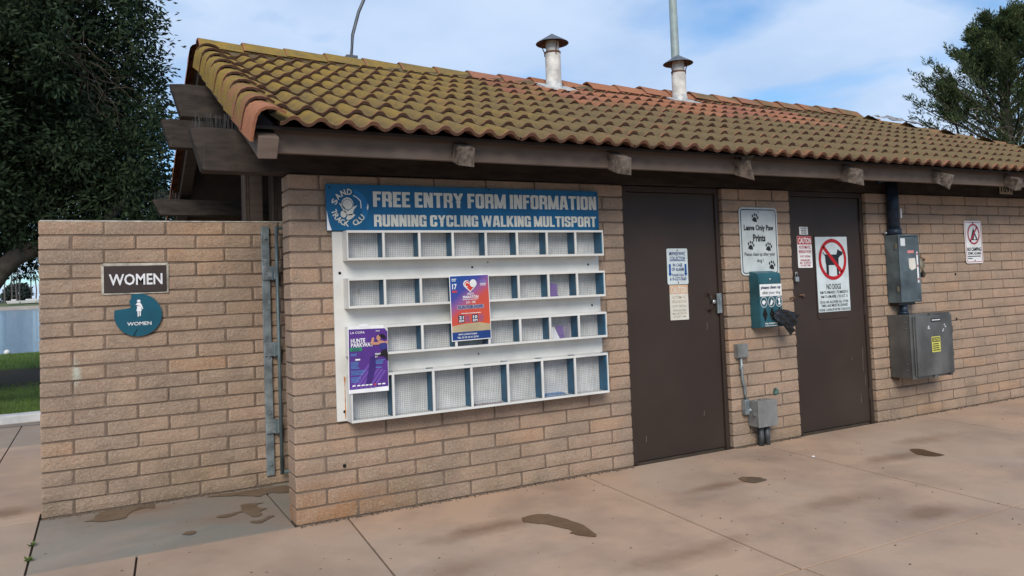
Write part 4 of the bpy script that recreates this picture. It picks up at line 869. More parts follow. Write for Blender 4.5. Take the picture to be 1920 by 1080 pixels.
for i, x in enumerate((-.10, -.068, -.040, -.014, .012, .040, .070, .098)): (u.disc(x, -.166, .008, .006, 'heart', 'small_logo', 4, 12) if i == 5 else u.rect(x-.010, x+.010, -.170, -.162, 'print_white', 'small_logo', 4))
u.rect(-.06, .0, .206, .226, 'paper', 'tape_strip', 2)
# ------------------------------------------------------------------ dog bag dispenser
dp = empty('bag_dispenser', (4.10, 0, 1.01), 'teal green dog waste bag dispenser below the paw sign', 'dispenser')
MB().prismx([(.0, 1.005), (-.112, 1.012), (-.112, 1.462), (-.100, 1.482), (-.0, 1.505)], 3.962, 4.232).build('body', 'green_box', dp, bevel=.004)
MB().prismx([(-.1125, 1.016), (-.1165, 1.018), (-.1165, 1.456), (-.1125, 1.459)], 3.968, 4.226).build('lid', 'green_box', dp, bevel=.002)
MB().tube([(4.095, -.116, 1.428), (4.095, -.124, 1.428)], [.012, .009], 12).build('lock', 'zinc', dp, smooth=True)
fs_ = Sign('front_label', None, None, 4.097, 1.334, .262, .105, -.1185, 'print_white', t=.0012)
fs_.txt('please clean up', 0, .022, .236, .036, 'navy2', .03); fs_.txt('after your dog', .004, -.024, .215, .034, 'conduit_blue', .004)
fs_.o.parent = dp; fs_.o.location = Vector((4.097, -.1185, 1.334))-ORG[dp]; fs_.o['label'] = 'white please clean up label'
for x in (4.008, 4.098, 4.190):
    A = arc(x, 1.232, .040, .046, 0, 2*math.pi, 28); B = arc(x, 1.232, .036, .042, 0, 2*math.pi, 28); k = 29
    MB().add([(a, -.1178, b) for a, b in A]+[(a, -.1178, b) for a, b in B], [(i, i+1, k+i+1, k+i) for i in range(28)]).build('printed_ring', 'print_white', dp)
for pts in ([(3.985, 1.228), (3.995, 1.246), (4.018, 1.248), (4.030, 1.232), (4.022, 1.222), (4.012, 1.210), (3.998, 1.212)], [(4.078, 1.206), (4.092, 1.240), (4.100, 1.258), (4.108, 1.244), (4.124, 1.238), (4.112, 1.222), (4.098, 1.204)], [(4.180, 1.204), (4.190, 1.230), (4.176, 1.256), (4.196, 1.266), (4.206, 1.250), (4.200, 1.226), (4.212, 1.206)]):
    MB().add([(x, -.1178, z) for x, z in pts], [tuple(range(len(pts)))]).build('printed_icon', 'print_white', dp)
for x in (4.016, 4.100, 4.190): MB().add([(x-.030, -.1176, 1.125), (x, -.1176, 1.062), (x+.030, -.1176, 1.125), (x, -.1176, 1.190)], [(0, 1, 2, 3)]).build('slot', 'hole', dp)
for s_, z_, w_, h_ in (('dog waste bags', 1.046, .150, .020), ('INSTRUCTIONS INSIDE', 1.026, .150, .010)):
    v, f = glyphs(s_, .02); lo, hi = v.min(0), v.max(0); qq = (v-(lo+hi)/2)/(hi-lo+1e-9)*np.array([w_, h_, 1])
    MB().add([(4.085+a_, -.1179, z_+b_) for a_, b_, _ in qq], f).build('lettering', 'print_white', dp)
# the bag hanging out of a slot
bg = []; ns, nw = 18, 13; rb = random.Random(4)
for i in range(ns):
    t = i/(ns-1); c = Vector((4.105+.185*t, -.118-.075*t+.02*t*t, 1.130-.050*t-.060*t*t)); wd = .028+.070*t**.6
    for j in range(nw):
        s = j/(nw-1)*2-1; fold = (.016*math.cos(j*1.25+i*.35)+.008*math.sin(j*2.3-i*.9))*t
        bg.append((c.x+wd*s*.50, c.y-.025+fold+rb.uniform(-.004, .004)*t, c.z+wd*s*.86*(1 if s > 0 else 1.05)+rb.uniform(-.004, .004)*t))
mb = MB().add(bg, [(i*nw+j, (i+1)*nw+j, (i+1)*nw+j+1, i*nw+j+1) for i in range(ns-1) for j in range(nw-1)])
k0 = len(mb.v); mb.add([(x+.004, y+.010, z-.004) for x, y, z in bg], [(i*nw+j+1, (i+1)*nw+j+1, (i+1)*nw+j, i*nw+j) for i in range(ns-1) for j in range(nw-1)])
top('waste_bag', mb, 'bag', 'black plastic bag pulled half out of the green dispenser', 'bag', smooth=True)

# ------------------------------------------------------------------ electrical boxes and conduits
eb = empty('meter_disconnect', (5.96, 0, 1.14), 'tall blue grey electrical switch box with lever on the right wall', 'electrical box')
MB().box(5.812, 6.112, -.150, -.004, 1.145, 1.812).build('case', 'panel2', eb, bevel=.004)
MB().box(5.806, 6.118, -.158, -.1505, 1.150, 1.806).build('cover', 'panel2', eb, bevel=.003)
MB().box(5.84, 6.09, -.10, -.01, 1.118, 1.1445).build('bottom_flange', 'black', eb)
for z in (1.70, 1.28): MB().box(5.800, 5.8115, -.135, -.12, z-.025, z+.025).build('latch', 'handle', eb)
for (x0, x1, z0, z1, mt, nm) in ((5.836, 5.905, 1.70, 1.775, 'sticker', 'paper_sticker'), (5.935, 6.030, 1.628, 1.655, 'pink', 'red_sticker'), (6.068, 6.090, 1.335, 1.640, 'paper', 'strip_label'), (5.83, 6.09, 1.788, 1.798, 'black', 'top_slot')):
    MB().box(x0, x1, -.1592, -.1583, z0, z1).build(nm, mt, eb)
for z in (1.62, 1.50, 1.37): MB().box(6.071, 6.087, -.1600, -.1593, z-.012, z+.012).build('label_mark', 'tape_red', eb)
MB().prism([(5.945, 1.575), (6.045, 1.580), (6.052, 1.478), (5.985, 1.458), (5.948, 1.482)], -.1592, -.1583).build('peeled_sticker', 'faded', eb)
MB().tube([(6.115, -.10, 1.585), (6.165, -.135, 1.575), (6.20, -.150, 1.555)], [.020, .018, .016], 10).build('lever_pivot', 'rust', eb, smooth=True)
MB().tube([(6.155, -.125, 1.575), (6.165, -.145, 1.50), (6.170, -.150, 1.42), (6.165, -.140, 1.385)], [.022, .032, .030, .018], 12).build('lever', 'handle', eb, smooth=True)
MB().box(6.1125, 6.150, -.13, -.03, 1.38, 1.58).build('switch_housing', 'black', eb, bevel=.006)
MB().tube([(6.165, -.004, 1.640), (6.165, -.030, 1.640)], [.034, .030], 18).build('round_cap', 'flash', eb, smooth=True)
cn = empty('large_conduit', (5.89, -.06, 1.81), 'thick dark blue conduit rising from the switch box into the eave', 'conduit')
MB().tube([(5.885, -.066, 1.8135), (5.885, -.066, 2.40)], .056, 18).build('pipe', 'conduit_blue', cn, smooth=True)
MB().tube([(5.885, -.066, 1.8135), (5.885, -.066, 1.875)], .066, 18).build('collar', 'conduit_blue', cn, smooth=True); MB().box(5.918, 5.934, -.124, -.118, 1.98, 2.07).build('sticker', 'sticker', cn)
MB().tube([(5.80, -.03, 1.83), (5.80, -.03, 1.845)], .018, 10).build('clamp', 'zinc', cn)
MB().tube([(5.72, -.03, 2.345), (5.80, -.045, 2.36), (5.83, -.06, 2.36)], .022, 10).build('side_fitting', 'conduit_blue', cn)
c3 = top('short_conduit', MB().tube([(5.95, -.07, 1.030), (5.95, -.07, 1.1175)], .036, 14).tube([(5.95, -.07, 1.030), (5.95, -.07, 1.052)], .046, 14), 'conduit_blue', 'short dark blue conduit joining the two right wall electrical boxes', 'conduit', smooth=True)
pb = empty('electrical_cabinet', (6.09, 0, .42), 'large brushed steel cabinet with yellow caution sticker low on the right wall', 'electrical box')
MB().box(5.785, 6.405, -.235, -.006, .418, 1.026).build('case', 'panel', pb, bevel=.004)
MB().box(5.780, 6.412, -.242, -.2355, .412, 1.032).build('case_flange', 'panel', pb, bevel=.002)
dd = MB().box(5.835, 6.400, -.268, -.2425, .434, 1.012).build('cabinet_door', 'panel', pb, bevel=.006)
MB().tube([(5.824, -.252, .44), (5.824, -.252, 1.005)], .007, 8).build('hinge', 'panel', pb)
st = Sign('caution_sticker', None, None, 0, 0, .132, .150, 0, 'yellow', t=.0012); st.o.parent = pb; st.o.location = Vector((6.128, -.2696, .730))-ORG[pb]
st.rect(-.058, .058, .022, .066, 'print_black'); st.txt('CAUTION', 0, .044, .100, .032, 'yellow', .03); st.lines(-.055, .055, -.066, .014, 4, 'print_black')
lb = Sign('engraved_label', None, None, 0, 0, .155, .034, 0, 'print_black', t=.0012); lb.o.parent = pb; lb.o.location = Vector((6.145, -.2696, .965))-ORG[pb]; lb.lines(-.065, .065, -.010, .012, 1, 'print_white', ragged=False)
for x, z in ((6.02, .90), (6.028, .88), (6.015, .885), (6.27, .905), (6.285, .885), (6.25, .86), (6.24, .845)): MB().prism([(x, z), (x+.018, z+.006), (x+.014, z+.016), (x-.004, z+.012)], -.2686, -.2681).build('adhesive_scrap', 'sticker', pb)
for x, z, sx, sz in ((6.10, 1.022, .03, .012), (6.408, .86, .012, .035), (6.408, .62, .010, .022), (6.12, .418, .025, .010), (6.36, .420, .02, .010)): MB().box(x-sx, x+sx, -.262, -.243, z-sz, z+sz).build('clamp', 'panel', pb, bevel=.003)
for y in (-.19, -.20):
    for z in (.50, .56, .90, .96): MB().tube([(5.7852, y, z), (5.781, y, z)], .005, 8).build('rivet', 'zinc', pb)
for x in (5.83, 6.37): MB().box(x-.02, x+.02, -.05, -.002, .385, .4175).build('mounting_foot', 'rust', pb)
lbx = empty('lower_junction_box', (3.97, 0, .17), 'square grey steel junction box near the ground between the doors', 'electrical box')
MB().box(3.865, 4.085, -.118, -.004, .172, .388).build('case', 'box_grey', lbx, bevel=.003); MB().box(3.862, 4.089, -.130, -.1185, .168, .393).build('cover', 'box_grey', lbx, bevel=.004)
MB().box(3.850, 3.8645, -.105, -.085, .265, .295).build('latch', 'zinc', lbx, bevel=.002)
for x in (3.90, 3.96): MB().tube([(x, -.06, .3885), (x, -.06, .398)], .011, 8).build('knockout', 'galv', lbx)
M['grey_conduit'] = plain('dark_grey_conduit', (.060, .066, .072), .5, .2, var=.3, scale=14)
pc = empty('ground_conduits', (3.98, -.06, 0), 'pair of dark conduits from the ground into the grey junction box', 'conduit')
for x in (3.948, 4.022): MB().tube([(x, -.062, -.01), (x, -.062, .1715)], .025, 14).build('pipe', 'grey_conduit', pc, smooth=True)
ub = empty('outlet_box', (3.80, 0, .76), 'small grey outlet box with thin conduit on the block pier', 'electrical box')
MB().box(3.742, 3.862, -.050, -.004, .765, .882).build('case', 'box_grey', ub, bevel=.003); MB().box(3.746, 3.858, -.0545, -.0505, .769, .878).build('cover', 'box_grey', ub, bevel=.002)
MB().tube([(3.793, -.030, .765), (3.793, -.030, .64), (3.800, -.030, .58), (3.818, -.030, .52), (3.824, -.030, .46), (3.824, -.030, .405)], .0125, 10).build('conduit', 'galv', ub, smooth=True)
MB().tube([(3.793, -.030, .668), (3.793, -.030, .690)], .018, 10).build('coupling', 'galv', ub)
MB().box(3.795, 3.848, -.052, -.006, .275, .405).build('elbow_body', 'galv', ub, bevel=.008); MB().tube([(3.83, -.032, .312), (3.862, -.045, .312)], .018, 10).build('elbow', 'galv', ub)
top('round_plate', MB().tube([(4.215, -.002, .432), (4.215, -.010, .432)], [.034, .031], 18), plain('verdigris', (.10, .175, .145), .7, .2, var=.35, scale=30, wear=(.05, .045, .04), wear_amt=.55, wscale=40), 'small round green tarnished cover plate on the block pier', 'cover plate')

for hx, hz, yy, lb_ in ((4.478, 1.245, -.008, 'small rusty hook screwed to the block pier beside the no dogs door'), (4.655, 1.262, .044, 'small rusty hook and eye on the no dogs door')):
    top('rusty_hook', MB().tube([(hx-.03, yy, hz), (hx-.015, yy-.014, hz+.012), (hx+.005, yy-.018, hz), (hx+.02, yy-.012, hz-.014), (hx+.036, yy-.006, hz), (hx+.024, yy-.008, hz+.014), (hx+.008, yy-.014, hz+.004)], .0055, 6), 'rust', lb_, 'hook', smooth=True)
# ------------------------------------------------------------------ roof vents, pipes, poles
def vent(x, y, ztop, label, lean):
    zb = zd(y)+.04; o = empty('roof_vent', (x, y, zb), label, 'roof vent', 'capped vent pipes on the roof'); r = .081
    MB().lathe([(r, -.08), (r, ztop-.20-zb)], (x, y, zb), 28).build('pipe', 'vent', o, smooth=True)
    MB().lathe([(r-.012, ztop-.21-zb), (r-.012, ztop-.085-zb)], (x, y, zb), 28).build('inner_pipe', 'vent', o, smooth=True)
    MB().lathe([(r+.003, ztop-.215-zb), (r+.004, ztop-.195-zb), (r-.011, ztop-.192-zb)], (x, y, zb), 28).build('band', 'rust', o, smooth=True)
    MB().lathe([(.172, ztop-.105-zb), (.168, ztop-.100-zb), (.05, ztop-.028-zb), (.004, ztop-zb)], (x, y, zb), 32).build('cap', 'vent_cap', o, smooth=True)
    MB().lathe([(.002, ztop-.020-zb), (.05, ztop-.042-zb), (.171, ztop-.107-zb)], (x, y, zb), 32).build('cap_underside', 'rust', o, smooth=True)
    for a in range(3):
        t = a*2.094+lean; c_, s_ = math.cos(t), math.sin(t)
        MB().tube([(x+c_*(r+.004), y+s_*(r+.004), ztop-.235), (x+c_*(r+.006), y+s_*(r+.006), ztop-.19), (x+c_*.120, y+s_*.120, ztop-.105)], .006, 6).build('strut', 'rust', o)
    MB().lathe([(r+.022, -.075), (r+.010, .03), (r+.002, .075)], (x, y, zb), 28).build('flashing_collar', 'flash', o, smooth=True)
    MB().lathe([(.0015, 0), (.007, 0)], (x-.05, y-r+.008, ztop-.14), 8)
    fl = [(-.19, -.17), (.17, -.19), (.20, .14), (-.17, .16)]
    MB().add([(x+a, y+b*CA, zd(y+b*CA)+.082) for a, b in fl]+[(x+a, y+b*CA, zd(y+b*CA)+.070) for a, b in fl], [(0, 1, 2, 3), (0, 4, 5, 1), (1, 5, 6, 2), (2, 6, 7, 3), (3, 7, 4, 0)]).build('flashing', 'flash', o, jit=.006)
vent(3.13, 1.76, 4.065, 'white vent pipe with cone cap rising near the ridge on the left', .4)
vent(4.845, 1.80, 4.040, 'white vent pipe with cone cap in front of the tall light pole', 1.0)
gn = empty('gooseneck_lamp', (1.15, 2.2, 3.55), 'thin dark gooseneck lamp pipe curving up behind the roof ridge', 'lamp')
MB().tube([(1.11, 2.2, 3.45), (1.115, 2.2, 3.75), (1.135, 2.2, 3.95), (1.20, 2.2, 4.18), (1.34, 2.2, 4.50), (1.52, 2.2, 4.85), (1.80, 2.2, 5.10), (2.10, 2.2, 5.14), (2.20, 2.2, 5.05)], .016, 10).build('pipe', 'goose', gn, smooth=True)
MB().box(1.055, 1.165, 2.15, 2.25, 3.45, 3.735).build('bracket', 'goose', gn, bevel=.004); MB().lathe([(.03, .0), (.05, -.04), (.14, -.14), (.135, -.14)], (2.21, 2.2, 5.06), 20).build('lamp_shade', 'goose', gn, smooth=True)
lp = empty('light_pole', (10.25, 8.09, 0), 'tall grey green light pole rising behind the second roof vent', 'light pole')
MB().tube([(10.25, 8.09, -.05), (10.25, 8.09, 5.2), (10.25, 8.09, 10.6)], [.115, .098, .070], 20).build('shaft', 'pole', lp, smooth=True)
MB().lathe([(.19, .0), (.19, .05), (.13, .12), (.115, .14)], (10.25, 8.09, 0), 20).build('base', 'pole', lp, smooth=True)
MB().tube([(10.25, 8.09, 10.5), (9.6, 8.09, 10.75), (9.0, 8.09, 10.8)], [.05, .045, .04], 10).build('arm', 'pole', lp); MB().box(8.4, 9.1, 7.97, 8.21, 10.72, 10.86).build('lamp_head', 'pole', lp, bevel=.03)
# crumpled plastic caught on the hip
rb = random.Random(9); n1, n2 = 10, 7; pts = []
for i in range(n1):
    for j in range(n2):
        x = 8.26+.50*i/(n1-1); y = 1.58+.26*j/(n2-1)-.30*i/(n1-1); pts.append((x, y, zd(y)+.105+.05*math.exp(-((i-3.5)/3)**2)*rb.random()+rb.uniform(-.012, .03)))
top('plastic_scrap', MB().add(pts, [(i*n2+j, (i+1)*n2+j, (i+1)*n2+j+1, i*n2+j+1) for i in range(n1-1) for j in range(n2-1)]), plain('grey_plastic_film', (.27, .27, .285), .4, var=.3, scale=14), 'crumpled grey plastic scrap caught near the roof hip', 'debris')
# nest material in the rotten rafter end
rb = random.Random(3); mb = MB()
for i in range(46):
    a, bb = rb.uniform(3.36, 3.45), rb.uniform(-.60, -.53); mb.tube([(a, bb, zd(-.57)-.05+rb.uniform(-.06, .02)), (a+rb.uniform(-.05, .09), bb+rb.uniform(-.05, .03), zd(-.57)-.02+rb.uniform(-.06, .06))], .0018, 3, False)
top('straw_tuft', mb, 'dead_twig', 'tuft of dry straw stuck on the rotten rafter end above the first door', 'straw')

# ------------------------------------------------------------------ puddles, weeds, crumbs
def blob(name, label, cx, cy, rx, ry, seed, mat='wet', rot=0., n=26, z=.0045, cat='puddle'):
    r = random.Random(seed); ph = [r.uniform(0, 6.28) for _ in range(5)]; am = [r.uniform(.08, .26) for _ in range(5)]; P = []
    for i in range(n):
        a = 2*math.pi*i/n; k = 1+sum(am[j]*math.sin((j+2)*a+ph[j]) for j in range(5)); x, y = rx*k*math.cos(a), ry*k*math.sin(a)
        P.append((cx+x*math.cos(rot)-y*math.sin(rot), cy+x*math.sin(rot)+y*math.cos(rot), z))
    P.append((cx, cy, z+.0004))
    o = top(name, MB().add(P, [(i, (i+1) % n, n) for i in range(n)]), mat, label, cat)
    return o
def outline(label, P, mat='wet', z=.0045):
    n = len(P); Q = []
    for i in range(n):
        p0, p1, p2, p3 = (np.array(P[(i+k) % n]) for k in (-1, 0, 1, 2))
        for t in (0, .25, .5, .75): Q.append(.5*((2*p1)+(p2-p0)*t+(2*p0-5*p1+4*p2-p3)*t*t+(3*p1-p0-3*p2+p3)*t**3)+rng.normal(0, .004, 2))
    bm = bmesh.new(); bm.faces.new([bm.verts.new((x, y, z)) for x, y in Q]); bmesh.ops.triangulate(bm, faces=bm.faces)
    mb = MB().add([v.co[:] for v in bm.verts], [tuple(v.index for v in f.verts) for f in (bm.verts.index_update(), bm.faces)[1]]); bm.free()
    top('puddle', mb, mat, label, 'puddle')
outline('largest brown puddle in front of the brochure rack', [(1.26, -.668), (1.375, -.669), (1.423, -.734), (1.461, -.861), (1.476, -1.016), (1.431, -1.233), (1.368, -1.18), (1.338, -1.099), (1.375, -1.063), (1.34, -.965), (1.293, -.858), (1.223, -.76)])
outline('small brown puddle in front of the first brown door', [(3.028, -.742), (3.117, -.809), (3.125, -.914), (2.993, -.911), (2.967, -.823)])
outline('brown puddle on the paving in front of the right wall', [(4.746, -.901), (4.811, -.953), (4.778, -1.076), (4.754, -1.183), (4.655, -1.157), (4.623, -1.079), (4.663, -.985)])
outline('brown wet patch on the grey entry slab near the gate', [(-.398, .546), (-.345, .556), (-.283, .562), (-.23, .608), (-.22, .722), (-.17, .739), (-.116, .725), (-.068, .701), (-.124, .681), (-.111, .573), (-.077, .548), (-.128, .483), (-.137, .391), (-.191, .382), (-.207, .425), (-.24, .547), (-.308, .497), (-.369, .487)], 'damp')
outline('thin wet streak on the grey entry slab near the wall corner', [(-.23, .285), (-.148, .288), (-.108, .338), (-.065, .324), (-.103, .287), (-.149, .242), (-.177, .208), (-.216, .236)], 'damp')
outline('small wet spot on the middle of the grey entry slab', [(-.638, .268), (-.59, .305), (-.558, .282), (-.571, .226), (-.605, .223)], 'damp')
outline('brown water lying along the foot of the privacy wall', [(-1.181, .962), (-1.125, .986), (-1.097, 1.113), (-1.039, 1.157), (-.951, 1.145), (-.801, 1.15), (-.742, 1.173), (-.75, 1.035), (-.804, 1.074), (-.88, 1.042), (-.919, .969), (-.936, .883), (-.986, .87), (-1.07, .883), (-1.139, .932)], 'damp')
outline('wet strip under the gate at the foot of the privacy wall', [(-.399, 1.112), (-.298, 1.136), (-.131, 1.134), (.037, 1.113), (.182, 1.09), (.137, .875), (.047, .941), (-.031, .927), (-.062, .895), (-.156, .98), (-.268, 1.054), (-.352, 1.097)], 'damp')
blob('puddle', 'long wet strip in the gutter along the white kerb', -2.4, 6.17, 1.3, .09, 27, 'damp', 0)
def weed(x, y, label, s):
    r = random.Random(s); mb = MB()
    for i in range(16):
        a = r.uniform(0, 6.28); l = r.uniform(.012, .034); w_ = .006; c = Vector((x, y, .002)); t = c+Vector((math.cos(a)*l, math.sin(a)*l, r.uniform(.008, .03))); sd_ = Vector((-math.sin(a), math.cos(a), 0))*w_; m_ = (c+t)/2+Vector((0, 0, .006))
        mb.add([c, m_-sd_, t, m_+sd_], [(0, 1, 2, 3)])
    top('weed', mb, 'weed', label, 'weed')
weed(-1.447, .56, 'small green weed in the slab joint nearer the privacy wall', 1); weed(-1.448, .25, 'small green weed in the slab joint nearer the viewer', 2)
r = random.Random(31); mb = MB()
for i in range(1500):
    t = r.random(); x = r.choice([r.uniform(.02, 2.6), r.uniform(3.7, 4.5), r.uniform(5.6, 8.6), r.uniform(.02, 2.6)]); y = -.012-abs(r.gauss(0, .018)); s = r.uniform(.002, .008)
    mb.add([(x-s, y-s*r.random(), .0005), (x+s, y-s*.6, .0005), (x, y+s, .0005), (x+r.uniform(-s, s)*.5, y, s*r.uniform(.6, 1.5))], [(0, 1, 3), (1, 2, 3), (2, 0, 3)])
for i in range(500):
    x = r.uniform(-1.42, .1); y = 1.198-abs(r.gauss(0, .02)); s = r.uniform(.002, .007); mb.add([(x-s, y-s, .0005), (x+s, y-s*.6, .0005), (x, y+s, .0005), (x, y, s)], [(0, 1, 3), (1, 2, 3), (2, 0, 3)])
for i in range(260):
    x = r.uniform(-1.4, 7); y = r.uniform(-2.6, 1.1) if x < 0 else r.uniform(-2.6, -.05); s = r.uniform(.0015, .006); mb.add([(x-s*2, y-s, .0005), (x+s*2, y-s*.6, .0005), (x, y+s, .0005), (x, y, s)], [(0, 1, 3), (1, 2, 3), (2, 0, 3)])
o = mb.build('dirt_crumbs', 'litter'); tag(o, 'brown dirt crumbs and leaf bits along the wall foot', 'dirt', kind='stuff')
top('paper_scrap', MB().add([(3.93, -.62, .002), (3.955, -.625, .003), (3.952, -.61, .010), (3.932, -.605, .006)], [(0, 1, 2, 3)]), 'paper', 'tiny white paper scrap on the paving near the second door', 'litter')

# ------------------------------------------------------------------ trees
def leaves(name, P, length, width, mat, parent, droop=.25, spread=1.0, seed=0, aspect_jit=.3, dirs=None, jit=.4):
    g = np.random.default_rng(seed); n = len(P)
    d = g.normal(0, 1, (n, 3)) if dirs is None else dirs+g.normal(0, jit, (n, 3))
    d[:, 2] -= droop; d /= np.linalg.norm(d, axis=1)[:, None]
    s = np.cross(d, g.normal(0, 1, (n, 3))); s /= np.linalg.norm(s, axis=1)[:, None]+1e-9; up_ = np.cross(s, d)
    L = length*g.uniform(1-aspect_jit, 1+aspect_jit, n)[:, None]; W = width*g.uniform(.8, 1.2, n)[:, None]
    m_ = P+d*L*.45
    V = np.stack([P, m_-s*W/2+up_*W*.12, P+d*L, m_+s*W/2+up_*W*.12], 1).reshape(-1, 3)
    return np_mesh(name, V, np.arange(4*n).reshape(-1, 4), mat, parent)
M['ficus_twig'] = plain('dark_twig', (.075, .056, .042), .95)
fic = empty('ficus_tree', (-3.9, 9.6, 0), 'huge dark dense leafed tree filling the left sky behind the building', 'tree')
g = np.random.default_rng(3)
C0 = np.array([-3.45, 9.3, 5.3]); RD = np.array([3.45, 3.3, 4.1]); cl = []; dr = []
def shell(c, rd, n, lo=.55):
    d = g.normal(0, 1, (n, 3)); d /= np.linalg.norm(d, axis=1)[:, None]; rr = lo+(1-lo)*g.random(n)**.6; cl.append(np.array(c)+d*np.array(rd)*rr[:, None]); dr.append(d)
shell(C0, RD*.93, 1500, .5)
for i in range(150):        # leafy clumps over the outside, with darker hollows between them
    a, e_ = g.uniform(0, 2*np.pi), g.uniform(-.85, 1.3); dv_ = np.array([np.cos(a)*np.cos(e_), np.sin(a)*np.cos(e_), np.sin(e_)]); shell(C0+dv_*RD*g.uniform(.82, .98), np.array([.62, .62, .48])*g.uniform(.7, 1.3), 26, .45)
for c_, r_, n_ in (((-1.5, 9.2, 3.4), (1.75, 1.6, 1.7), 420), ((-2.6, 8.8, 3.0), (1.8, 1.5, 1.2), 320), ((-1.2, 9.0, 5.2), (1.35, 1.5, 1.9), 300), ((-4.2, 8.6, 3.6), (2.0, 1.6, 1.6), 320)): shell(c_, r_, n_)
for i in range(30): shell((g.uniform(-1.2, -.15), g.uniform(8.3, 9.8), g.uniform(3.0, 7.2)), (.5, .5, .42), 26)
for i in range(34): shell((g.uniform(-3.4, -.3), g.uniform(7.4, 8.6), g.uniform(2.3, 4.4)), (.5, .45, .36), 20)
cl = np.concatenate(cl); dr = np.concatenate(dr); k_ = cl[:, 2] > 1.75+.4*g.random(len(cl))
hol = (np.abs(cl[:, 0]+1.05+.40*(cl[:, 2]-5)) < .36) & (cl[:, 2] > 4.0) & (cl[:, 2] < 6.6) & (cl[:, 1] < 8.3); k_ &= ~(hol & (g.random(len(cl)) < .85))
k_ &= cl[:, 0] < .02-.42*np.maximum(0, cl[:, 2]-5.4)+.10*g.random(len(cl)); cl, dr = cl[k_], dr[k_]
hang = np.c_[g.uniform(-5.2, -1.7, 110), g.uniform(8.2, 10.0, 110), 2.0+.8*g.random(110)]; cl = np.concatenate([cl, hang]); dr = np.concatenate([dr, np.tile([0, -.2, -.8], (110, 1))])
ic = g.normal(0, 1, (42000, 3)); ic /= np.linalg.norm(ic, axis=1)[:, None]; ic = C0+ic*RD*(.30+.48*g.random(42000)[:, None]**.5); ic = ic[ic[:, 2] > 2.3]
leaves('inner_crown', ic, .15, .08, 'ficus_leaf', fic, seed=15)
per = 20; off_ = g.normal(0, 1, (len(cl), per, 3)); P = (cl[:, None, :]+off_*.095*np.array([1, 1, .8])).reshape(-1, 3)
leaves('crown', P, .088, .036, 'ficus_leaf', fic, droop=.25, seed=5, dirs=(off_*.55+dr[:, None, :]*.7).reshape(-1, 3), jit=.45)
tk = MB(); tk.tube([(-3.9, 9.6, -.1), (-3.85, 9.6, .8), (-3.75, 9.5, 1.7), (-3.6, 9.4, 3.0), (-3.5, 9.3, 5.0), (-3.5, 9.3, 7.5)], [.62, .50, .44, .36, .24, .08], 14)
tk.tube([(-3.55, 9.2, .0), (-3.0, 8.3, .65), (-2.62, 7.7, 1.25), (-2.42, 7.6, 1.66), (-2.25, 7.6, 1.92), (-2.07, 7.6, 2.11), (-1.83, 7.6, 2.23), (-1.55, 7.6, 2.29), (-1.1, 7.7, 2.45), (-.5, 8.0, 3.2)], [.30, .22, .17, .145, .13, .12, .115, .11, .09, .03], 12)
for i in range(12):
    a = i*.9; q = Vector((-3.6, 9.4, 2.8+.3*i)); l = 2.6-.09*i; tk.tube([q, q+Vector((math.cos(a)*l*.5, math.sin(a)*l*.5, .7)), q+Vector((math.cos(a)*l, math.sin(a)*l, 1.2))], [.13, .08, .02], 8)
tk.build('trunk', 'bark', fic, smooth=True)
tw = MB(); rb = random.Random(12)
for i in range(55):
    z_ = rb.uniform(4.4, 6.4); c = Vector((-1.2-.40*(z_-5)+rb.uniform(-.35, .2), rb.uniform(7.5, 8.2), z_)); pts_ = [c]
    for k in range(4): pts_.append(pts_[-1]+Vector((rb.uniform(-.1, .25), rb.uniform(-.12, .06), rb.uniform(-.28, .05))))
    tw.tube(pts_, [.008, .006, .005, .004, .002], 4, False)
tw.build('dead_twigs', 'ficus_twig', fic)
# conifer behind the right end of the roof
cy = empty('cypress_tree', (19.0, 5.95, 0), 'ragged dark green conifer with bare twigs behind the right end of the roof', 'tree')
g = np.random.default_rng(8); tk = MB(); HT = 8.0; base = Vector((19.0, 5.95, 0)); tk.tube([base+Vector((0, 0, -.1)), base+Vector((.05, 0, 3)), base+Vector((-.03, .03, 5.5)), base+Vector((0, 0, HT))], [.26, .20, .12, .02], 10)
PP = []; DD = []; rb = random.Random(6); dt = MB()
def spray(p0, d, L, n):
    for q in range(n):
        f = (q+1)/n; sd_ = Vector((rb.gauss(0, 1), rb.gauss(0, 1), rb.gauss(0, .5))).normalized(); w_ = .055*(1-f)+.012
        PP.append(p0+d*L*f+sd_*w_); DD.append(d*1.0+sd_*(.55 if f < .9 else .1)+Vector((0, 0, .18)))
def bough(p0, dirn, L, r0, dens, sub=True):
    pts_ = [p0]; d = dirn.normalized(); n = 7
    for k in range(n):
        d = (d+Vector((rb.uniform(-.13, .13), rb.uniform(-.13, .13), rb.uniform(-.01, .13)))).normalized(); pts_.append(pts_[-1]+d*L/n)
    tk.tube(pts_, [r0*(1-.85*i/n) for i in range(n+1)], 5, False)
    for i in range(2 if L > 1 else 1, n+1):
        f = i/n; sp = .12+.30*L*(1.08-f)
        for _ in range(max(3, int(dens*(.5+.6*f)))):
            side = Vector((rb.gauss(0, 1), rb.gauss(0, 1), rb.gauss(0, .38))).normalized(); dd_ = (d*1.1+side*.9+Vector((0, 0, .12))).normalized()
            spray(pts_[i]+(pts_[i-1]-pts_[i])*rb.random(), dd_, min(.70, sp*rb.uniform(.6, 1.35)), 18)
    spray(pts_[-1], d, .22, 14)
for i in range(100):
    z = 1.6+5.9*(i/100)**.85; a = i*2.399+rb.uniform(-.3, .3); L = min(3.0, .70*(8.05-z)+.16)*rb.uniform(.62, 1.10); el = .20+.45*(z/HT)
    bough(base+Vector((0, 0, z)), Vector((math.cos(a)*math.cos(el), math.sin(a)*math.cos(el), math.sin(el))), L, .04, 8)
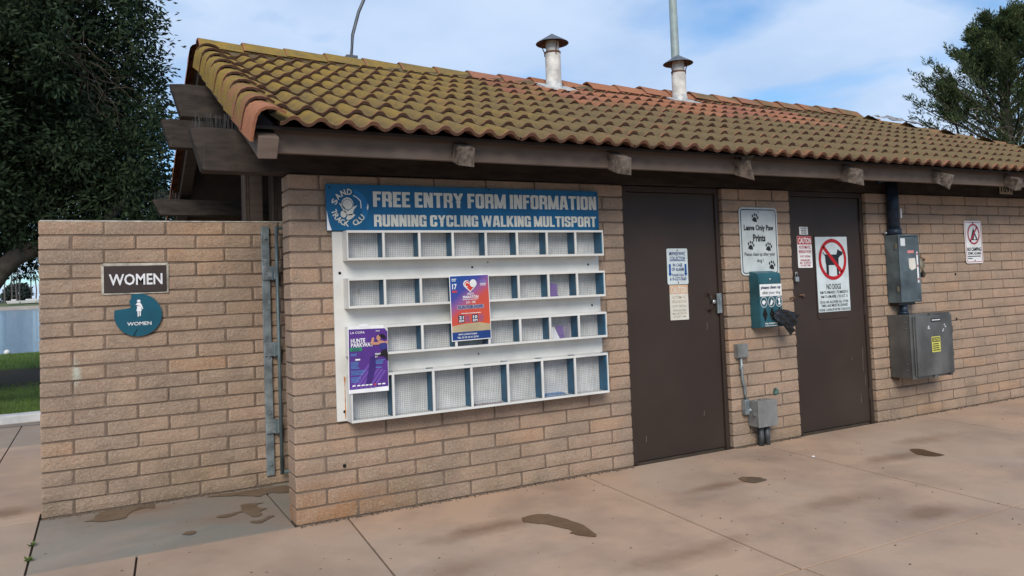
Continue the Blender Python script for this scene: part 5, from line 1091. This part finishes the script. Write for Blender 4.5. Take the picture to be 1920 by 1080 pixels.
for dx_, dy_, h_, z0 in ((-.34, .60, 1.9, 5.75), (.18, -.32, 1.5, 6.5), (-.75, 1.35, 1.5, 4.9), (.5, -.9, 1.7, 5.4)):      # leading shoots
    q0 = base+Vector((dx_*.7, dy_*.7, z0)); bough(q0, Vector((dx_*.10, dy_*.10, 1)), h_, .03, 8)
    for i in range(12): a = i*2.4; zz = h_*(.1+.8*i/12); bough(q0+Vector((dx_*.1*zz, dy_*.1*zz, zz)), Vector((math.cos(a), math.sin(a), .8)), (.62-.04*i)*rb.uniform(.7, 1.1), .012, 5)
PP = np.array([tuple(p) for p in PP]); DD = np.array([tuple(p) for p in DD])
leaves('crown', PP, .085, .024, 'cypress_leaf', cy, droop=0, seed=2, dirs=DD, jit=.22); tk.build('trunk', 'bark', cy, smooth=True)
for i in range(46):
    a = rb.uniform(2.6, 5.4); c = base+Vector((math.cos(a)*rb.uniform(.5, 1.6), math.sin(a)*rb.uniform(.5, 1.6), rb.uniform(3.2, 5.4))); pts_ = [c]
    for k in range(4): pts_.append(pts_[-1]+Vector((rb.uniform(-.22, .28), rb.uniform(-.25, .1), rb.uniform(-.30, .16))))
    dt.tube(pts_, [.013, .010, .008, .006, .003], 4, False)
dt.build('bare_twigs', 'dead_twig', cy)
# far shore: palms, a round tree, low bushes, boats
def palm(x, y, h_, label, s):
    r = random.Random(s); o = empty('palm_tree', (x, y, 2.0), label, 'palm tree', 'palms on the far shore')
    MB().tube([(x, y, 1.9), (x+r.uniform(-.4, .4), y, 2+h_*.5), (x+r.uniform(-.6, .6), y, 2+h_)], [.32, .24, .22], 6).build('trunk', 'far_trunk', o)
    mb = MB()
    for i in range(26):
        a = r.uniform(0, 6.28); e_ = r.uniform(-.9, 1.2); L = r.uniform(1.6, 2.5); p0 = Vector((x, y, 2+h_)); p1 = p0+Vector((math.cos(a)*math.cos(e_), math.sin(a)*math.cos(e_), math.sin(e_)))*L*.6; p2 = p1+Vector((math.cos(a)*.9, math.sin(a)*.9, -.9)); w_ = Vector((-math.sin(a), math.cos(a), .2))*.28
        mb.add([p0, p1-w_, p2, p1+w_], [(0, 1, 2, 3)])
    mb.build('crown', 'far_leaf', o)
for i, (u_, h_, lab) in enumerate(((8, 13.5, 'far shore palm at the very left edge of the picture'), (22, 14.5, 'tall far shore palm left of the round tree'), (27, 10.5, 'shorter far shore palm beside the round tree'), (31, 12.5, 'far shore palm in front of the round tree'), (36, 11.5, 'far shore palm at the right side of the round tree'), (58, 13, 'far shore palm next to the privacy wall edge'), (66, 10, 'shorter far shore palm partly behind the privacy wall edge'))):
    dvec = fw+rt*((u_-960)/1450.153); dvec = Vector((dvec.x, dvec.y, 0)).normalized(); d_ = 372+9*(i % 3); palm(CAM[0]+dvec.x*d_, CAM[1]+dvec.y*d_, h_, lab, 40+i)
def far_bush(name, label, x, y, rx, h_, n, seed, mat='far_leaf', group=None):
    g = np.random.default_rng(seed); d = g.normal(0, 1, (n, 3)); d /= np.linalg.norm(d, axis=1)[:, None]; P = np.array([x, y, 2.2+h_*.5])+d*np.array([rx, rx*.8, h_*.55])*(1-.35*g.random(n)[:, None]); P = P[P[:, 2] > 2.1]
    o = empty(name, (x, y, 2.1), label, 'tree', group); leaves('crown', P, 1.0, .6, mat, o, seed=seed); MB().tube([(x, y, 2), (x, y, 2+h_*.6)], [.4, .2], 6).build('trunk', 'far_trunk', o)
M['far_dark'] = plain('far_dark_foliage', (.036, .052, .044), .9, var=.25, scale=.3)
dv = lambda u_, d_: (lambda q: (CAM[0]+q.x*d_, CAM[1]+q.y*d_))(Vector(((fw+rt*((u_-960)/1450.153)).x, (fw+rt*((u_-960)/1450.153)).y, 0)).normalized())
far_bush('round_tree', 'broad dark round tree on the far shore', *dv(32, 392), 5.6, 8.2, 2600, 1, 'far_dark')
g = np.random.default_rng(12); n = 16000; xx = g.uniform(-190, 60, n); P = np.c_[xx, g.uniform(405, 425, n), 2.2+g.random(n)**1.3*(3.4+1.8*np.sin(xx*.09)+1.2*np.sin(xx*.31))]
hd = leaves('treeline', P, 1.1, .7, 'far_leaf', None, seed=13); tag(hd, 'low grey green line of far trees across the water', 'treeline', kind='stuff')
for i, (u_, s_) in enumerate(((24, 1.), (52, 1.25), (63, 1.1))):
    x, y = dv(u_, 358+3*i); L = 2.4*s_; mb = MB().hexa([(x-L*.8, y-.6, 1.9), (x+L*.8, y-.6, 1.9), (x+L*.8, y+.6, 1.9), (x-L*.8, y+.6, 1.9), (x-L, y-.9, 3.0), (x+L, y-.9, 2.9), (x+L, y+.9, 2.9), (x-L, y+.9, 3.0)]).box(x-L*.3, x+L*.4, y-.5, y+.5, 3.0, 3.5)
    top('beached_boat', mb, 'white', ['small white boat on the far shore left of the round tree', 'largest white boat drawn up on the far shore', 'white boat on the far shore beside the privacy wall edge'][i], 'boat', 'white boats on the far shore', bevel=.1)
x, y = -3.45, 22.2; top('white_buoy', MB().lathe([(.01, -.02), (.07, .0), (.085, .05), (.06, .10), (.025, .125), (.004, .13)], (x, y, .02), 14), 'white', 'white rounded buoy lying at the edge of the lawn by the water', 'buoy', smooth=True)
